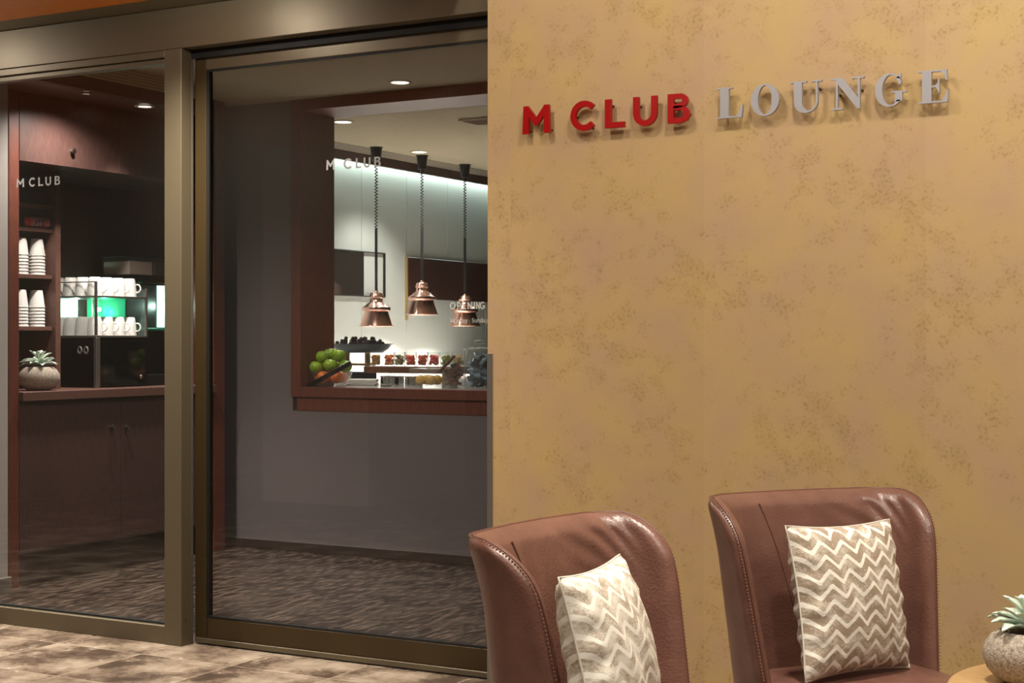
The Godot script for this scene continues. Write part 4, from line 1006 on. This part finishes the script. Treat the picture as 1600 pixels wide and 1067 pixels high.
func buffet_things() -> void:
	var ys := 0.9175
	var r := RandomNumberGenerator.new(); r.seed = 12
	# fruit bowl, apples, oranges
	var bc := at_z(517, 590, -2.475); bc.y = ys
	var bowl := thing("fruit_bowl", "clear glass fruit bowl with a black slanting strap on the sill", "bowl", bc)
	put_mesh(glass_shell([Vector2(0.0, 0.0), Vector2(0.055, 0.0), Vector2(0.085, 0.012), Vector2(0.112, 0.045), Vector2(0.124, 0.085), Vector2(0.126, 0.088), Vector2(0.122, 0.088), Vector2(0.110, 0.047), Vector2(0.083, 0.015), Vector2(0.0, 0.005)]), "bowl_body", M.clear, bowl)
	var cdir := Vector3(cos(TH), 0, -sin(TH)); var tow := Vector3(sin(TH), 0, cos(TH))
	var sp := []
	for i in 15:
		var f := i / 14.0; var ax := lerpf(-0.125, 0.118, f); var yy := lerpf(0.006, 0.135, pow(f, 1.15))
		sp.append(cdir * ax + tow * (0.045 + 0.085 * sin(f * PI)) + Vector3(0, yy, 0))
	var st := mb()
	for i in 14:
		var d: Vector3 = sp[i + 1] - sp[i]; var z2 := d.normalized(); var x2 := z2.cross(tow).normalized(); var y2 := z2.cross(x2)
		box(st, (sp[i] + sp[i + 1]) * 0.5, Vector3(0.026, 0.005, d.length() * 1.1), 0.001, Basis(x2, y2, z2))
	put(st, "strap", M.black, bowl)
	st = mb(); var ring := []
	for i in 14: ring.append(sp[14] + tow * 0.006 + cdir * cos(i * TAUF / 14) * 0.008 + Vector3(0, sin(i * TAUF / 14) * 0.010, 0))
	tube(st, ring, 0.002, 6, true); put(st, "strap_eyelet", M.steel, bowl)
	var om := sphere_mesh(0.036, 18, 0.95)
	for k in 5:
		var oa := TAUF * k / 5.0 + 0.94
		var o := put_mesh(om, "orange", M.orange, self, bc + cdir * cos(oa) * 0.063 + tow * sin(oa) * 0.063 + Vector3(0, 0.020, 0))
		tag(o, "orange lying under the green apples in the glass bowl", "orange", "oranges in the glass bowl")
	var ap := []
	for i in 17:
		var a := -PI / 2 + PI * i / 16.0
		var rad := 0.0375 * cos(a) * (1.0 + 0.04 * sin(a)); var yy := 0.036 + 0.036 * sin(a)
		if i > 13: yy -= 0.004 * (i - 13) * (i - 13) * 0.5
		ap.append(Vector2(max(0.0, rad), yy))
	st = mb(); lathe(st, ap, 22); var am := done(st)
	st = mb(); tube(st, [Vector3(0, 0.050, 0), Vector3(0.002, 0.066, 0), Vector3(0.006, 0.078, 0.002)], 0.0015, 6); var stem := done(st)
	for k in 8:
		var aa := TAUF * k / 5.0 + 0.31 if k < 5 else TAUF * k / 3.0 + 0.45
		var ar: float = [0.088, 0.076, 0.090, 0.084, 0.078, 0.046, 0.048, 0.050][k]
		var t := thing("apple", "green apple heaped on top of the glass fruit bowl", "apple", bc + cdir * cos(aa) * ar + tow * sin(aa) * ar + Vector3(0, [0.078, 0.086, 0.074, 0.083, 0.088, 0.146, 0.138, 0.132][k], 0), r.randf() * 6.0, "green apples in the fruit bowl")
		put_mesh(am, "apple_flesh", M.apple, t); put_mesh(stem, "stem", M.cookie, t)
		t.rotation.x = r.randf_range(-0.15, 0.15); t.rotation.z = r.randf_range(-0.15, 0.15)
	# raised tray of grapes on a stand
	var tz := -3.26
	var tl := at_z(519, 540, tz); var tr := at_z(612, 540, tz); var tc := (tl + tr) * 0.5; var tw := (tr.x - tl.x) * 0.5
	var ty := at_z(570, 551, tz).y; var th := at_z(570, 537.5, tz).y - ty
	var tray := thing("serving_tray", "blue grey oval tray of dark grapes raised on a stand", "tray", Vector3(tc.x, ty, tz))
	st = mb(); lathe(st, [Vector2(0.0, 0.0), Vector2(0.13, 0.0), Vector2(0.165, th * 0.4), Vector2(0.185, th * 0.92), Vector2(0.205, th), Vector2(0.205, th + 0.003), Vector2(0.182, th), Vector2(0.160, th * 0.42), Vector2(0.125, 0.004), Vector2(0.0, 0.004)], 36, Vector3.ZERO, Basis.IDENTITY, Vector2(tw / 0.205, 0.8)); put(st, "dish", M.blue_tray, tray)
	st = mb(); box2(st, Vector3(-0.15, ys - ty, -0.08), Vector3(0.06, ys - ty + 0.065, 0.08), 0.004); put(st, "stand_block", M.blue_dark, tray)
	for lx in [-0.11, 0.045]:
		st = mb(); box2(st, Vector3(lx - 0.008, ys - ty + 0.066, -0.02), Vector3(lx + 0.008, -0.001, 0.02)); put(st, "stand_post", M.brass, tray)
	st = mb(); box2(st, Vector3(-0.15, ys - ty + 0.105, 0.06), Vector3(0.15, ys - ty + 0.120, 0.08), 0.003); put(st, "stand_rail", M.brass, tray)
	var gm := sphere_mesh(0.0125, 12, 1.0)
	var placed := 0
	for lay in 3:
		for k in [26, 18, 10][lay]:
			var a: float = k * 2.39996; var rr: float = sqrt((k + 0.5) / [26.0, 18.0, 10.0][lay]) * [0.165, 0.135, 0.10][lay]
			var o := put_mesh(gm, "grape", M.grape, self, Vector3(tc.x + cos(a) * rr * tw / 0.205, ty + th - 0.010 + lay * 0.014 + r.randf() * 0.006, tz + sin(a) * rr * 0.75))
			tag(o, "dark grape heaped on the blue grey oval tray", "grape", "dark grapes on the tray")
			placed += 1
	# wooden riser with fruit cups
	var rz := -2.97
	var r0 := at_z(579, 580, rz); var r1 := at_z(731, 580, rz); var rtop := at_z(650, 572.5, rz).y; var rbot := at_z(650, 583, rz).y
	var rs := thing("serving_riser", "long brown wooden riser carrying cups of fruit salad", "riser", Vector3((r0.x + r1.x) / 2, ys, rz)); var rw := (r1.x - r0.x) / 2
	st = mb(); box2(st, Vector3(-rw, rbot - ys, -0.075), Vector3(rw, rtop - ys, 0.075), 0.003); put(st, "board", M.riser_wood, rs)
	for lx in [-rw + 0.10, -0.03, rw - 0.12]:
		st = mb(); box2(st, Vector3(lx - 0.012, 0.0, -0.07), Vector3(lx + 0.012, rbot - ys - 0.0005, 0.07), 0.002); put(st, "support", M.clear if lx < 0.0 else M.riser_wood, rs)
	var cupm := glass_shell([Vector2(0.0, 0.0), Vector2(0.030, 0.0), Vector2(0.034, 0.004), Vector2(0.037, 0.084), Vector2(0.0355, 0.084), Vector2(0.032, 0.008), Vector2(0.0, 0.006)], 20)
	var kinds := [["green and orange melon", [Color(0.55, 0.55, 0.12), Color(0.85, 0.38, 0.12)]], ["orange melon", [Color(0.90, 0.42, 0.10), Color(0.85, 0.55, 0.18)]], ["green grape", [Color(0.45, 0.45, 0.20), Color(0.70, 0.62, 0.40)]], ["red and orange berry", [Color(0.80, 0.12, 0.10), Color(0.90, 0.45, 0.15)]], ["peach", [Color(0.90, 0.42, 0.18), Color(0.75, 0.25, 0.12)]], ["pink watermelon", [Color(0.80, 0.14, 0.18), Color(0.88, 0.35, 0.28)]], ["green kiwi", [Color(0.42, 0.46, 0.14), Color(0.62, 0.62, 0.28)]], ["pale pear", [Color(0.68, 0.66, 0.45), Color(0.75, 0.62, 0.42)]]]
	var pxs := [588.0, 608.0, 624.0, 641.0, 660.0, 677.0, 697.0, 715.0]
	for i in 8:
		var p := at_z(pxs[i], 565, rz + 0.03); p.y = rtop + 0.0005
		var t := thing("fruit_cup", "glass cup of %s salad on the wooden riser" % kinds[i][0], "glass", p, 0.0, "fruit cups on the riser")
		put_mesh(cupm, "tumbler", M.clear, t)
		for c in 2:
			st = mb()
			for k in 26:
				var a := r.randf() * TAUF; var q := sqrt(r.randf()) * 0.023
				box(st, Vector3(cos(a) * q, 0.014 + r.randf() * 0.048, sin(a) * q), Vector3(0.014, 0.013, 0.015), 0.003, Basis.from_euler(Vector3(r.randf() * 3, r.randf() * 3, r.randf() * 3)))
			var fo := put(st, "fruit_pieces", mat(kinds[i][1][c], 0.35), t); fo.set_meta("kind", "stuff")
	# jar of lemons
	var jz := -2.62
	var jl := at_z(650, 600, jz); var jr := at_z(691, 600, jz); var jc := Vector3((jl.x + jr.x) / 2, ys, jz); var jw := (jr.x - jl.x) / 2
	var jar := thing("glass_jar", "low square glass jar with knob lid holding yellow lemons", "jar", jc)
	st = mb(); box2(st, Vector3(-jw, 0, -0.07), Vector3(jw, 0.012, 0.07), 0.002); put(st, "base", M.clear, jar)
	for e in [[Vector3(-jw, 0.0125, 0.067), Vector3(jw, 0.098, 0.070)], [Vector3(-jw, 0.0125, -0.070), Vector3(jw, 0.098, -0.067)], [Vector3(-jw, 0.0125, -0.067), Vector3(-jw + 0.003, 0.098, 0.067)], [Vector3(jw - 0.003, 0.0125, -0.067), Vector3(jw, 0.098, 0.067)]]:
		st = mb(); box2(st, e[0], e[1]); put(st, "side", M.clear, jar)
	st = mb(); box2(st, Vector3(-jw - 0.003, 0.0985, -0.073), Vector3(jw + 0.003, 0.105, 0.073), 0.002); var lid := put(st, "lid", M.clear, jar)
	st = mb(); lathe(st, [Vector2(0.0, 0.105), Vector2(0.010, 0.106), Vector2(0.007, 0.114), Vector2(0.020, 0.124), Vector2(0.018, 0.131), Vector2(0.0, 0.133)], 18); put(st, "knob", M.clear, lid)
	st = mb(); lathe(st, [Vector2(0.0, -0.033), Vector2(0.006, -0.031), Vector2(0.018, -0.024), Vector2(0.027, -0.010), Vector2(0.028, 0.004), Vector2(0.024, 0.017), Vector2(0.012, 0.027), Vector2(0.005, 0.032), Vector2(0.0, 0.033)], 16)
	var lm := done(st)
	for p in [[-0.034, 0.041, 0.03, 1.4], [0.032, 0.041, 0.03, 1.7], [-0.034, 0.041, -0.032, 1.2], [0.033, 0.041, -0.032, 1.9]]:
		var o := put_mesh(lm, "lemon", M.lemon, self, jc + Vector3(p[0], p[1], p[2])); o.rotation = Vector3(PI / 2, p[3] - 1.5 + PI / 2, 0)
		tag(o, "yellow lemon inside the low square glass jar", "lemon", "lemons in the square jar")
	# jar of biscuits with a leaning wooden lid
	var kz := -2.64; var kc := at_z(709, 600, kz); kc.y = ys
	var kj := thing("glass_jar", "round glass jar of brown biscuits under a tilted wooden lid", "jar", kc)
	put_mesh(glass_shell([Vector2(0.0, 0.0), Vector2(0.062, 0.0), Vector2(0.064, 0.01), Vector2(0.064, 0.130), Vector2(0.0625, 0.130), Vector2(0.062, 0.012), Vector2(0.0, 0.010)]), "jar_body", M.clear, kj)
	st = mb(); box(st, Vector3(-0.015, 0.132, 0.045), Vector3(0.125, 0.014, 0.07), 0.003, Basis(tow, 0.80) * Basis(Vector3.UP, TH)); put(st, "lid", M.riser_wood, kj)
	st = mb(); box(st, Vector3.ZERO, Vector3(0.050, 0.014, 0.030), 0.004); var bm := done(st)
	for k in 22:
		var a := k * 2.4; var lay := k / 5; var q := 0.030 if k % 5 else 0.006
		var o := put_mesh(bm, "biscuit", M.cookie, self, kc + Vector3(cos(a) * q, 0.026 + lay * 0.0235, sin(a) * q)); o.rotation = Vector3(r.randf_range(-0.5, 0.5), r.randf() * 6.0, r.randf_range(-0.5, 0.5))
		tag(o, "brown biscuit inside the round jar with the tilted lid", "biscuit", "biscuits in the jar")
	# tall jar of wrapped sweets
	var sz := -2.66; var sc := at_z(749, 600, sz); sc.y = ys
	var sj := thing("glass_jar", "tall glass jar with knob lid full of blue wrapped sweets", "jar", sc)
	put_mesh(glass_shell([Vector2(0.0, 0.0), Vector2(0.070, 0.0), Vector2(0.080, 0.008), Vector2(0.082, 0.15), Vector2(0.074, 0.18), Vector2(0.074, 0.205), Vector2(0.072, 0.205), Vector2(0.072, 0.18), Vector2(0.080, 0.15), Vector2(0.078, 0.012), Vector2(0.0, 0.010)]), "jar_body", M.clear, sj)
	st = mb(); lathe(st, [Vector2(0.0, 0.206), Vector2(0.084, 0.206), Vector2(0.085, 0.213), Vector2(0.06, 0.220), Vector2(0.012, 0.224), Vector2(0.009, 0.236), Vector2(0.028, 0.245), Vector2(0.030, 0.258), Vector2(0.0, 0.265)], 26); put(st, "lid", M.clear, sj)
	st = mb(); box(st, Vector3.ZERO, Vector3(0.060, 0.018, 0.034), 0.005); var swm := done(st)
	for k in 34:
		var a := k * 2.4; var lay := k / 5; var q := 0.040 if k % 5 else 0.008
		var dark := k % 3 == 0
		var o := put_mesh(swm, "wrapped_sweet", M.sweet_dark if dark else M.sweet_blue, self, sc + Vector3(cos(a) * q, 0.028 + lay * 0.0235, sin(a) * q)); o.rotation = Vector3(r.randf_range(-0.9, 0.9), r.randf() * 6.0, r.randf_range(-0.9, 0.9))
		tag(o, "dark blue wrapped sweet inside the tall glass jar" if dark else "pale blue wrapped sweet inside the tall glass jar", "sweet", "wrapped sweets in the tall jar")
	# small glassware and papers under the riser
	for e in [[608.0, 0.034, 0.070, "small clear tumbler under the left end of the wooden riser"], [630.0, 0.026, 0.060, "small clear tumbler beside the wire sign holder"], [697.0, 0.018, 0.045, "tiny glass between the lemon jar and the biscuit jar"]]:
		var p := at_z(e[0], 600, -2.72); p.y = ys
		var t := thing("tumbler", e[3], "glass", p); var rr: float = e[1]; var hh: float = e[2]
		put_mesh(glass_shell([Vector2(0.0, 0.0), Vector2(rr * 0.8, 0.0), Vector2(rr * 0.9, 0.004), Vector2(rr, hh), Vector2(rr - 0.0015, hh), Vector2(rr * 0.85, 0.008), Vector2(0.0, 0.006)], 20), "tumbler_body", M.clear, t)
	for e in [[600.0, 626.0, "brown tea box under the left half of the wooden riser"], [638.0, 655.0, "brown tea box under the middle of the wooden riser beside the lemon jar"]]:
		var a0 := at_z(e[0], 590, -3.12); var a1 := at_z(e[1], 590, -3.12); var hw := (a1.x - a0.x) / 2.0
		var tb := thing("tea_box", e[2], "box", Vector3((a0.x + a1.x) / 2.0, ys, -3.12))
		st = mb(); box2(st, Vector3(-hw, 0.0, -0.04), Vector3(hw, 0.036, 0.04), 0.002); put(st, "carton", M.wenge_dark, tb)
		st = mb(); box2(st, Vector3(-hw - 0.001, 0.0365, -0.041), Vector3(hw + 0.001, 0.046, 0.041), 0.002); put(st, "carton_lid", M.mahogany, tb)
	var wp := at_z(604, 600, -2.64); wp.y = ys
	var wh := thing("sign_holder", "little curled wire sign holder on the counter", "holder", wp)
	var cp := []
	for i in 26:
		var f := i / 25.0; cp.append(cdir * (0.016 * cos(f * 9.0) * (1.0 - 0.3 * f)) + Vector3(0, 0.036 + 0.022 * sin(f * 9.0), 0))
	st = mb(); tube(st, cp, 0.0018, 6); put(st, "wire_curl", M.screw, wh)
	st = mb(); box(st, Vector3(0, 0.006, 0), Vector3(0.06, 0.012, 0.04), 0.003, Basis(Vector3.UP, TH)); put(st, "base", M.screw, wh)
	var np := at_z(566, 596, -2.80); np.y = ys
	var nk := thing("napkin_pile", "low pile of white napkins behind the fruit bowl", "napkins", np, TH)
	for k in 4:
		st = mb(); box(st, Vector3(r.randf_range(-0.004, 0.004), 0.005 + k * 0.0085, 0), Vector3(0.17, 0.008, 0.17), 0.002, Basis(Vector3.UP, r.randf_range(-0.06, 0.06))); put(st, "napkin", M.paper, nk)

func sign_and_seating() -> void:
	for e in [["M", 816, 859, "red raised letter M on the gold wall"], ["C", 891, 929, "red raised letter C on the gold wall"], ["L", 945, 975, "red raised letter L on the gold wall"], ["U", 989, 1026, "red raised letter U on the gold wall"], ["B", 1043, 1077, "red raised letter B on the gold wall"]]:
		sign_letter(e[0], e[1], e[2], false, e[3])
	for e in [["L", 1120, 1160.5], ["O", 1173, 1217], ["U", 1234, 1284], ["N", 1298, 1350], ["G", 1367, 1416.5], ["E", 1434.5, 1482]]:
		sign_letter(e[0], e[1], e[2], true, "grey raised serif letter %s on the gold wall" % e[0])
	# chairs; the top rim gives place and turn
	var seat := [["brown leather tub chair holding the zigzag patterned cushion, farther from the glass door", Vector3(-1.207, 0, 0.998), deg_to_rad(51.9)], ["brown leather tub chair beside the glass door holding the cushion seen edge on", Vector3(-1.463, 0, 1.875), deg_to_rad(86.0)]]
	for s in seat:
		var lean := Vector3(sin(s[2]), 0, cos(s[2])) * 0.052
		chair(s[0], s[1] + lean, s[2])
	# cushions
	var c1 := at_d(1326, 934, 3.52)
	cushion("cream cushion with clear taupe zigzag stripes on the leather chair", c1, Basis(Vector3.UP, deg_to_rad(63.0)) * Basis(Vector3.RIGHT, -0.20) * Basis(Vector3.BACK, -0.02), 0.335, 0.345, M.cushion)
	var c2 := at_d(955, 1026, 2.86)
	cushion("cushion with zigzag stripes paled by painted velvet sheen on the chair nearer the door", c2, Basis(Vector3.UP, deg_to_rad(97.0)) * Basis(Vector3.RIGHT, -0.24) * Basis(Vector3.BACK, -0.01), 0.345, 0.345, M.cushion_sheen)
	# table and plant
	var tc := Vector3(-0.40, 0, 1.29)
	var t := thing("side_table", "round light wood side table under the potted succulent", "table", tc)
	var st := mb(); lathe(st, [Vector2(0.0, 0.442), Vector2(0.355, 0.442), Vector2(0.367, 0.448), Vector2(0.370, 0.458), Vector2(0.366, 0.467), Vector2(0.357, 0.470), Vector2(0.0, 0.470)], 72); put(st, "table_top", M.table_wood, t)
	st = mb(); lathe(st, [Vector2(0.0, 0.012), Vector2(0.03, 0.012), Vector2(0.03, 0.4415), Vector2(0.0, 0.4415)], 20); put(st, "column", M.black, t)
	st = mb(); lathe(st, [Vector2(0.0, 0.0), Vector2(0.18, 0.0), Vector2(0.18, 0.008), Vector2(0.17, 0.0118), Vector2(0.0, 0.0118)], 40); put(st, "foot", M.black, t)
	var pp := at_y(1608, 1066, 0.4705)
	succulent("pale succulent in a round stone pot on the wooden side table", pp, 9, 0.94)
